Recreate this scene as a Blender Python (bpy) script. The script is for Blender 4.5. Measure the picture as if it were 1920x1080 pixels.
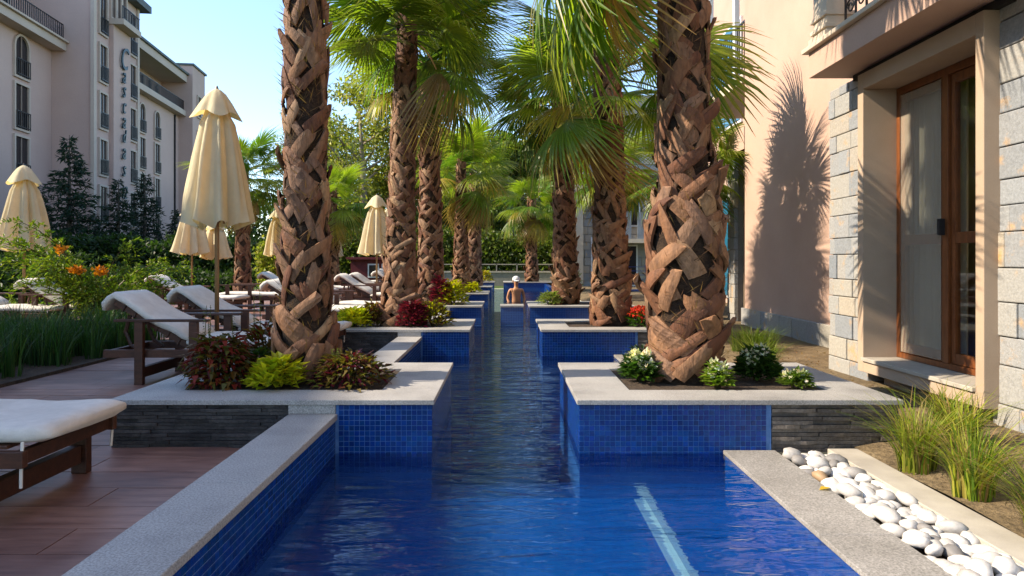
import bpy, bmesh, math, random
import numpy as np
from mathutils import Vector, Matrix, Euler, noise
R = math.radians
PI = math.pi
rnd = random.Random(7)
sc = bpy.context.scene
for o in list(bpy.data.objects): bpy.data.objects.remove(o)
C = sc.collection

# ------------------------------------------------------------------ camera
cam_d = bpy.data.cameras.new('camera'); cam = bpy.data.objects.new('camera', cam_d); C.objects.link(cam)
cam.location = (0, 0, 1.10); cam.rotation_euler = (R(90), 0, 0)
cam_d.sensor_width = 36; cam_d.lens = 24
cam_d.shift_x = 12/1920; cam_d.shift_y = -52/1920
cam_d.clip_start = 0.05; cam_d.clip_end = 3000
sc.camera = cam
# ------------------------------------------------------------------ light
SUN = Vector((1.0, 0.10, -0.76)).normalized()          # travel direction of the light
w = bpy.data.worlds.new('World'); sc.world = w; w.use_nodes = True
nt = w.node_tree; bg = nt.nodes['Background']
sky = nt.nodes.new('ShaderNodeTexSky'); sky.sky_type = 'NISHITA'; sky.sun_disc = False
sky.sun_elevation = math.asin(-SUN.z); sky.sun_rotation = math.atan2(-SUN.x, -SUN.y) % (2*PI)
sky.altitude = 50; sky.air_density = 1.0; sky.dust_density = 0.25; sky.ozone_density = 2.4
nt.links.new(sky.outputs[0], bg.inputs[0]); bg.inputs[1].default_value = 0.15
sd = bpy.data.lights.new('sun', 'SUN'); so = bpy.data.objects.new('sun', sd); C.objects.link(so)
sd.energy = 3.8; sd.angle = R(0.53); sd.color = (1.0, 0.86, 0.68)
so.rotation_euler = SUN.to_track_quat('-Z', 'Y').to_euler(); so.location = (-30, -10, 30)
sc.view_settings.view_transform = 'Standard'; sc.view_settings.look = 'None'
sc.view_settings.exposure = 1.33; sc.view_settings.gamma = 1.0; sc.view_settings.use_curve_mapping = False
sc.render.engine = 'CYCLES'
cy = sc.cycles
cy.use_denoising = True; cy.max_bounces = 8; cy.transparent_max_bounces = 24
cy.diffuse_bounces = 4; cy.glossy_bounces = 4; cy.transmission_bounces = 6
cy.caustics_reflective = False; cy.caustics_refractive = False; cy.sample_clamp_indirect = 6

# ------------------------------------------------------------------ helpers
def P(px, py, D):                                       # photo pixel + distance -> world point
    return Vector(((px-948)/1280*D, D, 1.1-(py-488)/1280*D))
def tag(o, label=None, cat=None, group=None, kind=None):
    if label: o['label'] = label
    if cat: o['category'] = cat
    if group: o['group'] = group
    if kind: o['kind'] = kind
    return o
def thing(name, label, cat, loc=(0,0,0), rz=0, group=None, kind=None):
    o = bpy.data.objects.new(name, None); C.objects.link(o)
    o.location = loc; o.rotation_euler = (0,0,rz); o.empty_display_size = .1
    return tag(o, label, cat, group, kind)
def wloc(p):
    v = Vector((0,0,0))
    while p is not None: v = v+p.location; p = p.parent
    return v
def inst(name, me, parent=None, loc=(0,0,0), rot=(0,0,0), scale=(1,1,1)):
    o = bpy.data.objects.new(name, me); C.objects.link(o)
    o.location = loc; o.rotation_euler = rot; o.scale = scale
    if parent: o.parent = parent
    return o
def copy_tree(o, parent=None):
    c = o.copy(); C.objects.link(c); c.parent = parent
    for ch in list(o.children): copy_tree(ch, c)
    return c
class MB:
    def __init__(s): s.v = []; s.f = []; s.c = []
    def add(s, vs, fs, col=(1,1,1)):
        b = len(s.v); s.v += [tuple(p) for p in vs]; s.f += [tuple(i+b for i in f) for f in fs]
        s.c += [col]*len(vs) if not isinstance(col, list) else col
        return s
    def box(s, x0,x1,y0,y1,z0,z1, col=(1,1,1)):
        return s.add([(x0,y0,z0),(x1,y0,z0),(x1,y1,z0),(x0,y1,z0),(x0,y0,z1),(x1,y0,z1),(x1,y1,z1),(x0,y1,z1)],
            [(0,3,2,1),(4,5,6,7),(0,1,5,4),(1,2,6,5),(2,3,7,6),(3,0,4,7)], col)
    def bar(s, a, b, wd, th, up=(0,0,1), col=(1,1,1)):       # rectangular bar from a to b
        a = Vector(a); b = Vector(b); d = (b-a).normalized(); u = Vector(up)
        if abs(d.dot(u)) > .98: u = Vector((1,0,0))
        sd_ = d.cross(u).normalized()*wd/2; up_ = sd_.cross(d).normalized()*th/2
        vs = [a-sd_-up_, a+sd_-up_, a+sd_+up_, a-sd_+up_, b-sd_-up_, b+sd_-up_, b+sd_+up_, b-sd_+up_]
        return s.add(vs, [(0,1,2,3),(7,6,5,4),(0,4,5,1),(1,5,6,2),(2,6,7,3),(3,7,4,0)], col)
    def tube(s, pts, rad, n=8, col=(1,1,1), caps=True):
        pts = [Vector(p) for p in pts]; vs = []
        if not isinstance(rad, (list, tuple)): rad = [rad]*len(pts)
        for i, p in enumerate(pts):
            d = (pts[min(i+1, len(pts)-1)]-pts[max(i-1, 0)]).normalized()
            u = Vector((0,0,1)) if abs(d.z) < .95 else Vector((1,0,0))
            a = d.cross(u).normalized(); b_ = a.cross(d).normalized()
            for k in range(n):
                t = 2*PI*k/n; vs.append(p+(a*math.cos(t)+b_*math.sin(t))*rad[i])
        fs = [(i*n+k, i*n+(k+1)%n, (i+1)*n+(k+1)%n, (i+1)*n+k) for i in range(len(pts)-1) for k in range(n)]
        if caps: fs += [tuple(reversed(range(n))), tuple((len(pts)-1)*n+k for k in range(n))]
        return s.add(vs, fs, col)
    def lathe(s, prof, n=16, c=(0,0), fn=None, col=(1,1,1), caps=True):   # prof: (r,z); fn(t, i)->radius factor
        vs = []
        for i, (r, z) in enumerate(prof):
            for k in range(n):
                t = 2*PI*k/n; q = fn(t, i) if fn else 1
                vs.append((c[0]+r*q*math.cos(t), c[1]+r*q*math.sin(t), z))
        fs = [(i*n+k, i*n+(k+1)%n, (i+1)*n+(k+1)%n, (i+1)*n+k) for i in range(len(prof)-1) for k in range(n)]
        if caps: fs += [tuple(reversed(range(n))), tuple((len(prof)-1)*n+k for k in range(n))]
        return s.add(vs, fs, col)
    def mesh(s, name, mat, off=Vector((0,0,0)), smooth=False, bevel=0, colors=False):
        me = bpy.data.meshes.new(name)
        me.from_pydata([(x-off[0], y-off[1], z-off[2]) for x, y, z in s.v], [], s.f)
        if colors:
            a = me.color_attributes.new('Col', 'FLOAT_COLOR', 'POINT')
            a.data.foreach_set('color', [q for c in s.c for q in (c[0], c[1], c[2], 1.0)])
        me.validate()
        if bevel:
            bm = bmesh.new(); bm.from_mesh(me)
            bmesh.ops.bevel(bm, geom=bm.edges[:], offset=bevel, segments=2, profile=.5, affect='EDGES', clamp_overlap=True)
            bm.to_mesh(me); bm.free()
        if smooth: me.polygons.foreach_set('use_smooth', [True]*len(me.polygons))
        me.materials.append(mat); me.update()
        return me
    def build(s, name, mat, parent=None, world=True, **k):
        off = wloc(parent) if (parent and world) else Vector((0,0,0))
        return inst(name, s.mesh(name, mat, off, **k), parent)
def struct(o): o['kind'] = 'structure'; return o

# ------------------------------------------------------------------ materials
def newmat(name):
    m = bpy.data.materials.new(name); m.use_nodes = True; t = m.node_tree
    b = t.nodes['Principled BSDF']
    return m, t, b
def N(t, typ, **k):
    n = t.nodes.new(typ)
    for a, v in k.items(): setattr(n, a, v)
    return n
def noise_n(t, scale, detail=6, rough=.6, vec=None, dist=0):
    n = N(t, 'ShaderNodeTexNoise'); n.inputs['Scale'].default_value = scale; n.inputs['Detail'].default_value = detail
    n.inputs['Roughness'].default_value = rough; n.inputs['Distortion'].default_value = dist
    if vec: t.links.new(vec, n.inputs['Vector'])
    return n
def ramp(t, stops, src):
    r = N(t, 'ShaderNodeValToRGB'); e = r.color_ramp.elements
    while len(e) < len(stops): e.new(.5)
    for el, (p, c) in zip(e, stops): el.position = p; el.color = (*c, 1)
    t.links.new(src, r.inputs[0]); return r
def mix(t, a, b, f, mode='MIX'):
    m = N(t, 'ShaderNodeMix', data_type='RGBA', blend_type=mode)
    for s_, v in ((m.inputs[6], a), (m.inputs[7], b)):
        if isinstance(v, tuple): s_.default_value = (*v, 1)
        else: t.links.new(v, s_)
    if isinstance(f, (int, float)): m.inputs[0].default_value = f
    else: t.links.new(f, m.inputs[0])
    return m.outputs[2]
def bumpn(t, b, h, strength, dist=.01):
    n = N(t, 'ShaderNodeBump'); n.inputs['Strength'].default_value = strength; n.inputs['Distance'].default_value = dist
    t.links.new(h, n.inputs['Height']); t.links.new(n.outputs[0], b.inputs['Normal']); return n
def coords(t, kind='Object', scale=(1,1,1), rot=(0,0,0)):
    tc = N(t, 'ShaderNodeTexCoord'); mp = N(t, 'ShaderNodeMapping'); mp.inputs['Scale'].default_value = scale
    mp.inputs['Rotation'].default_value = rot
    t.links.new(tc.outputs[kind], mp.inputs[0]); return mp.outputs[0]
def posn(t, scale=(1,1,1)):
    g = N(t, 'ShaderNodeNewGeometry'); mp = N(t, 'ShaderNodeMapping'); mp.inputs['Scale'].default_value = scale
    t.links.new(g.outputs['Position'], mp.inputs[0]); return mp.outputs[0]
def surf(name, stops, scale=4, rough=.7, bump=.2, bscale=60, fine=None, scl=(1,1,1), objrand=0, spec=.4, bdist=.004, metal=0):
    """noise-coloured surface: broad variation through stops, fine speckle, fine relief, tone per object"""
    m, t, b = newmat(name); v = posn(t, scl)
    n1 = noise_n(t, scale, 5, .6, v); c = ramp(t, stops, n1.outputs[0]).outputs[0]
    n2 = noise_n(t, bscale, 4, .7, v)
    if fine:
        r2 = ramp(t, [(.35, (1-fine,)*3), (.65, (1+fine*.6,)*3)], n2.outputs[0]); c = mix(t, c, r2.outputs[0], 1, 'MULTIPLY')
    if objrand:
        oi = N(t, 'ShaderNodeObjectInfo'); r3 = ramp(t, [(0, (1-objrand,)*3), (1, (1+objrand,)*3)], oi.outputs['Random'])
        c = mix(t, c, r3.outputs[0], 1, 'MULTIPLY')
    t.links.new(c, b.inputs['Base Color']); b.inputs['Roughness'].default_value = rough
    b.inputs['Specular IOR Level'].default_value = spec; b.inputs['Metallic'].default_value = metal
    if bump: bumpn(t, b, n2.outputs[0], bump, bdist)
    return m
def leafmat(name, trans=.35, rough=.45, val=1.0, spec=.3):
    m, t, b = newmat(name)
    a = N(t, 'ShaderNodeVertexColor'); a.layer_name = 'Col'
    oi = N(t, 'ShaderNodeObjectInfo'); r3 = ramp(t, [(0, (.78*val,.8*val,.75*val)), (1, (1.2*val,1.16*val,1.05*val))], oi.outputs['Random'])
    c = mix(t, a.outputs[0], r3.outputs[0], 1, 'MULTIPLY')
    t.links.new(c, b.inputs['Base Color']); b.inputs['Roughness'].default_value = rough; b.inputs['Specular IOR Level'].default_value = spec
    tr = N(t, 'ShaderNodeBsdfTranslucent'); c2 = mix(t, c, (1.15,1.4,.5), 1, 'MULTIPLY'); t.links.new(c2, tr.inputs[0])
    ms = N(t, 'ShaderNodeMixShader'); ms.inputs[0].default_value = trans
    t.links.new(b.outputs[0], ms.inputs[1]); t.links.new(tr.outputs[0], ms.inputs[2])
    t.links.new(ms.outputs[0], t.nodes['Material Output'].inputs[0]); return m
M = {}
M['granite'] = surf('granite', [(.3,(.26,.25,.232)),(.5,(.37,.355,.33)),(.7,(.43,.415,.385))], 2.2, .6, .2, 130, .45, bdist=.001)
M['granite_right'] = surf('granite_right', [(.35,(.24,.225,.20)),(.65,(.34,.32,.29))], 2.5, .65, .25, 110, .45, bdist=.001)
M['limestone'] = surf('limestone', [(.35,(.37,.33,.27)),(.65,(.47,.425,.35))], 5, .65, .12, 200, .1, bdist=.001)
M['pink'] = surf('pink_plaster', [(.3,(.46,.305,.23)),(.7,(.53,.36,.275))], 1.1, .85, .25, 130, .06, bdist=.002)
M['beige'] = surf('beige_plaster', [(.3,(.39,.285,.195)),(.7,(.46,.345,.245))], 2, .85, .5, 150, .08, bdist=.003)
M['cream'] = surf('cream_moulding', [(.3,(.54,.45,.34)),(.7,(.62,.53,.41))], 3, .7, .15, 90, .05)
M['farpink'] = surf('far_pink_plaster', [(.3,(.49,.34,.29)),(.7,(.56,.395,.335))], .25, .9, .2, 20, .05, bdist=.01)
M['fartrim'] = surf('far_trim', [(.3,(.49,.39,.32)),(.7,(.56,.45,.37))], .5, .85, .1, 20, .05)
M['farbrown'] = surf('far_brown_stone', [(.3,(.22,.16,.13)),(.7,(.3,.22,.17))], 1.5, .85, .2, 20, .1)
M['iron'] = surf('black_iron', [(.4,(.012,.012,.014)),(.6,(.02,.02,.022))], 8, .45, .1, 60)
M['roofgreen'] = surf('roof_edge', [(.4,(.06,.075,.07)),(.6,(.09,.10,.095))], 2, .6, .1, 30)
M['letter'] = surf('letter_metal', [(.4,(.012,.035,.045)),(.6,(.02,.05,.06))], 5, .4, 0, 60)
M['soil'] = surf('soil', [(.3,(.045,.03,.02)),(.7,(.10,.068,.042))], 14, .95, .9, 45, .4, bdist=.03)
M['earth'] = surf('earth', [(.25,(.10,.07,.035)),(.5,(.19,.135,.07)),(.75,(.27,.2,.11))], 5, .95, .9, 40, .35, bdist=.03)
M['lawn'] = surf('lawn', [(.3,(.04,.075,.012)),(.7,(.075,.13,.02))], 1.3, .95, .8, 40, .4, bdist=.03)
M['wood'] = surf('lounger_wood', [(.3,(.045,.016,.008)),(.7,(.085,.03,.014))], 5, .5, .3, 40, .3, scl=(1,6,6), objrand=.2, bdist=.002)
M['doorwood'] = surf('door_wood', [(.3,(.14,.045,.014)),(.7,(.24,.08,.024))], 6, .35, .2, 40, .2, scl=(6,6,1), bdist=.001)
M['bamboo'] = surf('pole_wood', [(.3,(.24,.13,.05)),(.7,(.32,.19,.08))], 6, .5, .2, 40, .2, scl=(5,5,1))
M['fabric'] = surf('cushion_fabric', [(.3,(.58,.53,.46)),(.7,(.68,.64,.57))], 4, .9, .35, 14, .07, bdist=.012)
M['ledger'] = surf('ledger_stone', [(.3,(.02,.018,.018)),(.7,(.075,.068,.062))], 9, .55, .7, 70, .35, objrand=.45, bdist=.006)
M['ledger_lit'] = surf('ledger_stone_lit', [(.3,(.08,.066,.055)),(.7,(.17,.145,.12))], 9, .65, .7, 70, .35, objrand=.35, bdist=.006)  # same ledger stone, with sunlight put into a lighter colour
M['pebble'] = surf('pebble', [(.3,(.46,.43,.39)),(.7,(.62,.59,.55))], 7, .6, .15, 60, .12, objrand=.25)
M['pebble_grey'] = surf('pebble_grey', [(.3,(.18,.17,.16)),(.7,(.3,.28,.26))], 7, .6, .15, 60, .1, objrand=.2)
M['pebble_tan'] = surf('pebble_tan', [(.3,(.30,.19,.10)),(.7,(.42,.29,.17))], 7, .6, .15, 60, .1, objrand=.2)
M['core'] = surf('palm_fibre', [(.3,(.028,.016,.009)),(.7,(.085,.05,.027))], 9, .95, 1, 60, .5, scl=(1,1,2.5), bdist=.03)
M['bark'] = surf('bark', [(.3,(.07,.055,.04)),(.7,(.16,.13,.10))], 6, .95, .8, 30, .3, scl=(3,3,.7), bdist=.03)
M['palebark'] = surf('pale_bark', [(.3,(.20,.16,.11)),(.7,(.32,.27,.2))], 4, .9, .5, 20, .2, scl=(2,2,.7), bdist=.02)
M['white'] = surf('white_paint', [(.4,(.7,.7,.7)),(.6,(.8,.8,.79))], 4, .5, 0, 50)
M['maroon'] = surf('maroon_boards', [(.4,(.10,.012,.018)),(.6,(.14,.02,.025))], 4, .6, .2, 30)
M['gapshade'] = surf('gap_shade', [(.4,(.02,.018,.015)),(.6,(.035,.03,.026))], 2, .9, 0, 20)  # near-black colour standing in for shade above the lintel
M['slate'] = surf('slate_panel', [(.3,(.20,.22,.24)),(.7,(.3,.32,.34))], 4, .5, .2, 30, .15)
M['bluepaint'] = surf('blue_paint', [(.4,(.015,.05,.25)),(.6,(.02,.07,.33))], 4, .4, 0, 30)
M['skin'] = surf('skin', [(.3,(.42,.20,.10)),(.7,(.50,.25,.13))], 6, .55, 0, 30)
M['cloth_pink'] = surf('cloth_pink', [(.3,(.42,.14,.13)),(.7,(.5,.18,.16))], 8, .9, .2, 60)
M['hair'] = surf('hair', [(.3,(.03,.018,.01)),(.7,(.06,.035,.02))], 20, .6, .3, 90)
# palm boots
m, t, b = newmat('palm_boot'); v = coords(t, 'Object', (6,6,3)); n1 = noise_n(t, 3, 6, .65, v)
oi = N(t, 'ShaderNodeObjectInfo')
c1 = ramp(t, [(0,(.11,.036,.014)),(.3,(.18,.074,.030)),(.55,(.26,.13,.058)),(.8,(.20,.105,.06)),(1,(.35,.21,.105))], oi.outputs['Random']).outputs[0]
c2 = ramp(t, [(.28,(.35,.31,.29)),(.52,(1,1,1)),(.75,(1.5,1.45,1.4))], n1.outputs[0]).outputs[0]
n2 = noise_n(t, 30, 5, .7, coords(t, 'Object', (3,3,.6)))
t.links.new(mix(t, c1, c2, 1, 'MULTIPLY'), b.inputs['Base Color']); b.inputs['Roughness'].default_value = .7
bumpn(t, b, n2.outputs[0], .9, .01); M['boot'] = m
# masonry blocks: tone per stone, ochre stains
m, t, b = newmat('block_stone'); v = posn(t); n1 = noise_n(t, 5, 6, .65, v); n2 = noise_n(t, 60, 4, .7, v)
oi = N(t, 'ShaderNodeObjectInfo')
c1 = ramp(t, [(0,(.21,.23,.25)),(.3,(.31,.31,.305)),(.5,(.38,.35,.29)),(.75,(.27,.29,.31)),(1,(.40,.345,.265))], oi.outputs['Random']).outputs[0]
st = ramp(t, [(.56,(0,0,0)),(.72,(1,1,1))], n1.outputs[0]).outputs[0]
c = mix(t, c1, (.50,.31,.13), st); r2 = ramp(t, [(.3,(.75,.75,.75)),(.7,(1.12,1.12,1.12))], n2.outputs[0]).outputs[0]
t.links.new(mix(t, c, r2, 1, 'MULTIPLY'), b.inputs['Base Color']); b.inputs['Roughness'].default_value = .8
bumpn(t, b, noise_n(t, 16, 6, .7, v).outputs[0], .7, .012); M['block'] = m
M['mortar'] = surf('mortar', [(.3,(.24,.225,.2)),(.7,(.33,.31,.27))], 10, .95, .4, 80, .2)
# deck planks
m, t, b = newmat('deck_plank'); v = posn(t, (1.2,9,1)); n1 = noise_n(t, 2.2, 6, .65, v, .4); n2 = noise_n(t, 1.1, 4, .6, posn(t))
oi = N(t, 'ShaderNodeObjectInfo')
c1 = ramp(t, [(.28,(.15,.072,.052)),(.5,(.26,.138,.10)),(.72,(.35,.20,.15))], n1.outputs[0]).outputs[0]
c1 = mix(t, c1, ramp(t, [(.38,(.62,.60,.66)),(.62,(1.1,1.08,1.05))], n2.outputs[0]).outputs[0], 1, 'MULTIPLY')
c1 = mix(t, c1, ramp(t, [(0,(.86,.86,.88)),(1,(1.12,1.1,1.08))], oi.outputs['Random']).outputs[0], 1, 'MULTIPLY')
t.links.new(c1, b.inputs['Base Color']); rr = ramp(t, [(.3,(.28,)*3),(.7,(.5,)*3)], n2.outputs[0]); t.links.new(rr.outputs[0], b.inputs['Roughness'])
bumpn(t, b, n1.outputs[0], .35, .004); M['deck'] = m
# mosaic: single tiles (colour attribute) and the procedural version for farther walls
m, t, b = newmat('mosaic_tile'); a = N(t, 'ShaderNodeVertexColor'); a.layer_name = 'Col'
t.links.new(a.outputs[0], b.inputs['Base Color']); b.inputs['Roughness'].default_value = .2; b.inputs['Specular IOR Level'].default_value = .3; M['tile'] = m
M['grout'] = surf('grout', [(.4,(.055,.14,.33)),(.6,(.085,.18,.39))], 20, .8, .1, 90)
def mosaic_far(name, c1, c2, mort):
    m, t, b = newmat(name); g = N(t, 'ShaderNodeNewGeometry'); s = N(t, 'ShaderNodeSeparateXYZ'); t.links.new(g.outputs['Position'], s.inputs[0])
    sn = N(t, 'ShaderNodeSeparateXYZ'); t.links.new(g.outputs['Normal'], sn.inputs[0])
    ad = N(t, 'ShaderNodeMath', operation='ADD'); t.links.new(s.outputs[0], ad.inputs[0]); t.links.new(s.outputs[1], ad.inputs[1])
    vt = N(t, 'ShaderNodeCombineXYZ'); t.links.new(ad.outputs[0], vt.inputs[0]); t.links.new(s.outputs[2], vt.inputs[1])
    fl = N(t, 'ShaderNodeMath', operation='GREATER_THAN'); fl.inputs[1].default_value = .7; t.links.new(sn.outputs[2], fl.inputs[0])
    mv = N(t, 'ShaderNodeMix', data_type='VECTOR'); t.links.new(fl.outputs[0], mv.inputs[0]); t.links.new(vt.outputs[0], mv.inputs[4]); t.links.new(g.outputs['Position'], mv.inputs[5])
    br = N(t, 'ShaderNodeTexBrick'); br.offset = 0; br.squash = 1
    br.inputs['Scale'].default_value = 1; br.inputs['Brick Width'].default_value = .0306; br.inputs['Row Height'].default_value = .0306
    br.inputs['Mortar Size'].default_value = .0016; br.inputs['Mortar Smooth'].default_value = .2
    br.inputs['Color1'].default_value = (*c1,1); br.inputs['Color2'].default_value = (*c2,1); br.inputs['Mortar'].default_value = (*mort,1)
    t.links.new(mv.outputs[1], br.inputs['Vector']); t.links.new(br.outputs[0], b.inputs['Base Color']); b.inputs['Roughness'].default_value = .18
    iv = N(t, 'ShaderNodeMath', operation='SUBTRACT'); iv.inputs[0].default_value = 1; t.links.new(br.outputs['Fac'], iv.inputs[1])
    bumpn(t, b, iv.outputs[0], .5, .002); return m
M['mosaic'] = mosaic_far('mosaic_wall', (.0015,.030,.18), (.002,.042,.23), (.05,.14,.36))
M['poolfloor'] = mosaic_far('mosaic_floor', (.001,.105,.38), (.002,.145,.47), (.015,.16,.44))
M['canalfloor'] = mosaic_far('mosaic_canal', (.0015,.065,.27), (.002,.085,.33), (.02,.1,.32))
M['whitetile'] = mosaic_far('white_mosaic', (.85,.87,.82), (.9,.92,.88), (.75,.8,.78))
def fres(t, f0, nrm=None):                          # Schlick reflectance, the same from both sides of a thin surface
    g = N(t, 'ShaderNodeNewGeometry'); d = N(t, 'ShaderNodeVectorMath', operation='DOT_PRODUCT')
    t.links.new(g.outputs['Incoming'], d.inputs[0]); t.links.new(nrm if nrm else g.outputs['Normal'], d.inputs[1])
    a = N(t, 'ShaderNodeMath', operation='ABSOLUTE'); t.links.new(d.outputs['Value'], a.inputs[0])
    b = N(t, 'ShaderNodeMath', operation='SUBTRACT', use_clamp=True); b.inputs[0].default_value = 1; t.links.new(a.outputs[0], b.inputs[1])
    p = N(t, 'ShaderNodeMath', operation='POWER'); p.inputs[1].default_value = 5; t.links.new(b.outputs[0], p.inputs[0])
    m = N(t, 'ShaderNodeMath', operation='MULTIPLY_ADD'); m.inputs[1].default_value = 1-f0; m.inputs[2].default_value = f0; t.links.new(p.outputs[0], m.inputs[0])
    return m
# water: fresnel reflection over clear tinted water, rippled
m, t, b = newmat('water'); t.nodes.remove(b)
v1 = posn(t, (4.5,15,1)); w1 = noise_n(t, 1.0, 3, .5, v1, .5); v2 = posn(t, (1.5,4.2,1)); w2 = noise_n(t, 1, 2, .5, v2, .3)
ad = N(t, 'ShaderNodeMath', operation='MULTIPLY_ADD'); ad.inputs[1].default_value = .4
t.links.new(w1.outputs[0], ad.inputs[0]); t.links.new(w2.outputs[0], ad.inputs[2])
bp = N(t, 'ShaderNodeBump'); bp.inputs['Strength'].default_value = .9; bp.inputs['Distance'].default_value = .04; t.links.new(ad.outputs[0], bp.inputs['Height'])
gl = N(t, 'ShaderNodeBsdfGlossy'); gl.inputs['Roughness'].default_value = .015; t.links.new(bp.outputs[0], gl.inputs['Normal'])
tp = N(t, 'ShaderNodeBsdfTransparent'); tp.inputs[0].default_value = (.55,.82,.99,1)
rf = N(t, 'ShaderNodeBsdfRefraction'); rf.inputs[0].default_value = (.55,.82,.99,1); rf.inputs['IOR'].default_value = 1.05; rf.inputs['Roughness'].default_value = 0
t.links.new(bp.outputs[0], rf.inputs['Normal'])
ml = N(t, 'ShaderNodeMixShader'); ml.inputs[0].default_value = .5; t.links.new(tp.outputs[0], ml.inputs[1]); t.links.new(rf.outputs[0], ml.inputs[2])
fr = fres(t, .035, bp.outputs[0])
ms = N(t, 'ShaderNodeMixShader'); t.links.new(fr.outputs[0], ms.inputs[0]); t.links.new(ml.outputs[0], ms.inputs[1]); t.links.new(gl.outputs[0], ms.inputs[2])
t.links.new(ms.outputs[0], t.nodes['Material Output'].inputs[0]); M['water'] = m
def glassmat(name, tint, refl=1.5):
    m, t, b = newmat(name); t.nodes.remove(b)
    gl = N(t, 'ShaderNodeBsdfGlossy'); gl.inputs['Roughness'].default_value = .02
    tp = N(t, 'ShaderNodeBsdfTransparent'); tp.inputs[0].default_value = (*tint,1)
    fr = fres(t, .04 if refl > 1.3 else .02)
    ms = N(t, 'ShaderNodeMixShader'); t.links.new(fr.outputs[0], ms.inputs[0]); t.links.new(tp.outputs[0], ms.inputs[1]); t.links.new(gl.outputs[0], ms.inputs[2])
    t.links.new(ms.outputs[0], t.nodes['Material Output'].inputs[0]); return m
M['glass'] = glassmat('door_glass', (.86,.88,.86)); M['screen'] = glassmat('insect_screen', (.62,.60,.56), 1.25)
_t = M['screen'].node_tree; _d = N(_t, 'ShaderNodeBsdfDiffuse'); _d.inputs[0].default_value = (.50,.43,.33,1); _p = N(_t, 'ShaderNodeBsdfTransparent'); _m = N(_t, 'ShaderNodeMixShader'); _m.inputs[0].default_value = .3
_t.links.new(_p.outputs[0], _m.inputs[1]); _t.links.new(_d.outputs[0], _m.inputs[2]); _t.links.new(_m.outputs[0], _t.nodes['Material Output'].inputs[0])
m, t, b = newmat('far_window_glass'); b.inputs['Base Color'].default_value = (.018,.016,.018,1); b.inputs['Roughness'].default_value = .12; M['farglass'] = m
m, t, b = newmat('blue_window_glass'); b.inputs['Base Color'].default_value = (.02,.13,.22,1); b.inputs['Roughness'].default_value = .06; b.inputs['Specular IOR Level'].default_value = .9; M['blueglass'] = m
def clothmat(name, col, trans):
    m, t, b = newmat(name); n1 = noise_n(t, 5, 5, .6, posn(t)); n2 = noise_n(t, 40, 3, .6, posn(t, (1,1,.4)))
    c = ramp(t, [(.3, tuple(q*.9 for q in col)), (.7, tuple(min(1, q*1.06) for q in col))], n1.outputs[0]).outputs[0]
    t.links.new(c, b.inputs['Base Color']); b.inputs['Roughness'].default_value = .9; b.inputs['Specular IOR Level'].default_value = .1
    bumpn(t, b, n2.outputs[0], .3, .01)
    tr = N(t, 'ShaderNodeBsdfTranslucent'); t.links.new(mix(t, c, (1,.8,.42), 1, 'MULTIPLY'), tr.inputs[0])
    ms = N(t, 'ShaderNodeMixShader'); ms.inputs[0].default_value = trans
    t.links.new(b.outputs[0], ms.inputs[1]); t.links.new(tr.outputs[0], ms.inputs[2]); t.links.new(ms.outputs[0], t.nodes['Material Output'].inputs[0]); return m
M['canopy'] = clothmat('umbrella_cloth', (.80,.73,.50), .40)
M['curtain'] = clothmat('curtain', (.82,.77,.66), .3)
M['frond'] = leafmat('palm_frond_leaf', .52, .36, 1.0, .5)
M['leaf'] = leafmat('leaf', .4, .5)
M['petal'] = leafmat('petal', .3, .7)

# ------------------------------------------------------------------ ground, pool, deck
g = MB(); X0, X1, Y0, Y1 = -2.1, 2.1, -3.5, 27.2; F = 900
g.add([(-F,-F,-.03),(F,-F,-.03),(F,F,-.03),(-F,F,-.03),(X0,Y0,-.03),(X1,Y0,-.03),(X1,Y1,-.03),(X0,Y1,-.03)],
      [(0,1,5,4),(1,2,6,5),(2,3,7,6),(3,0,4,7)])
struct(g.build('ground', M['lawn']))
FY = [4.0, 8.05, 12.2, 16.8, 21.2, 25.5]; DEP = 1.44; WZ = -.035; TOP = .284; LIP = .03
struct(MB().add([(-1.05,-3.4,WZ),(1.29,-3.4,WZ),(1.29,27,WZ),(-1.05,27,WZ)], [(0,1,2,3)]).build('water', M['water']))
pf = MB().add([(-1.1,-3.45,-.30),(1.5,-3.45,-.30),(1.5,4.02,-.30),(-1.1,4.02,-.30)], [(0,1,2,3)])
struct(MB().add([(-1.1,4.02,-.301),(1.6,4.02,-.301),(-1.1,4.02,-.95),(1.6,4.02,-.95),(1.6,27.1,-.95),(-1.1,27.1,-.95)], [(2,3,4,5),(0,1,3,2)]).build('canal_floor', M['canalfloor']))
pool = struct(pf.build('pool_floor', M['poolfloor']))
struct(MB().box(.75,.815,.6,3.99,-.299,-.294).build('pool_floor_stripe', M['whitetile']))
segs = [(-3.4,FY[0])]+[(FY[i]+DEP, FY[i+1]) for i in range(5)]
TI = .0306
tcol = lambda: tuple(q*rnd.uniform(.85,1.15) for q in rnd.choice([(.0015,.030,.17),(.0015,.035,.19),(.002,.042,.22),(.0015,.027,.15)]))
def mosaic(mb, o, u, v, nrm, nu, nv):
    o, u, v, nrm = Vector(o), Vector(u), Vector(v), Vector(nrm); a = TI*.05; e = TI*.95
    for i in range(nu):
        for j in range(nv):
            p = o+u*(i*TI)+v*(j*TI); h = nrm*(.0025+rnd.uniform(-.0004,.0004)); q = .0018
            b = [p+u*a+v*a, p+u*e+v*a, p+u*e+v*e, p+u*a+v*e]
            tt = [p+u*(a+q)+v*(a+q)+h, p+u*(e-q)+v*(a+q)+h, p+u*(e-q)+v*(e-q)+h, p+u*(a+q)+v*(e-q)+h]
            mb.add(b+tt, [(4,5,6,7),(0,1,5,4),(1,2,6,5),(2,3,7,6),(3,0,4,7)], tcol())
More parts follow.
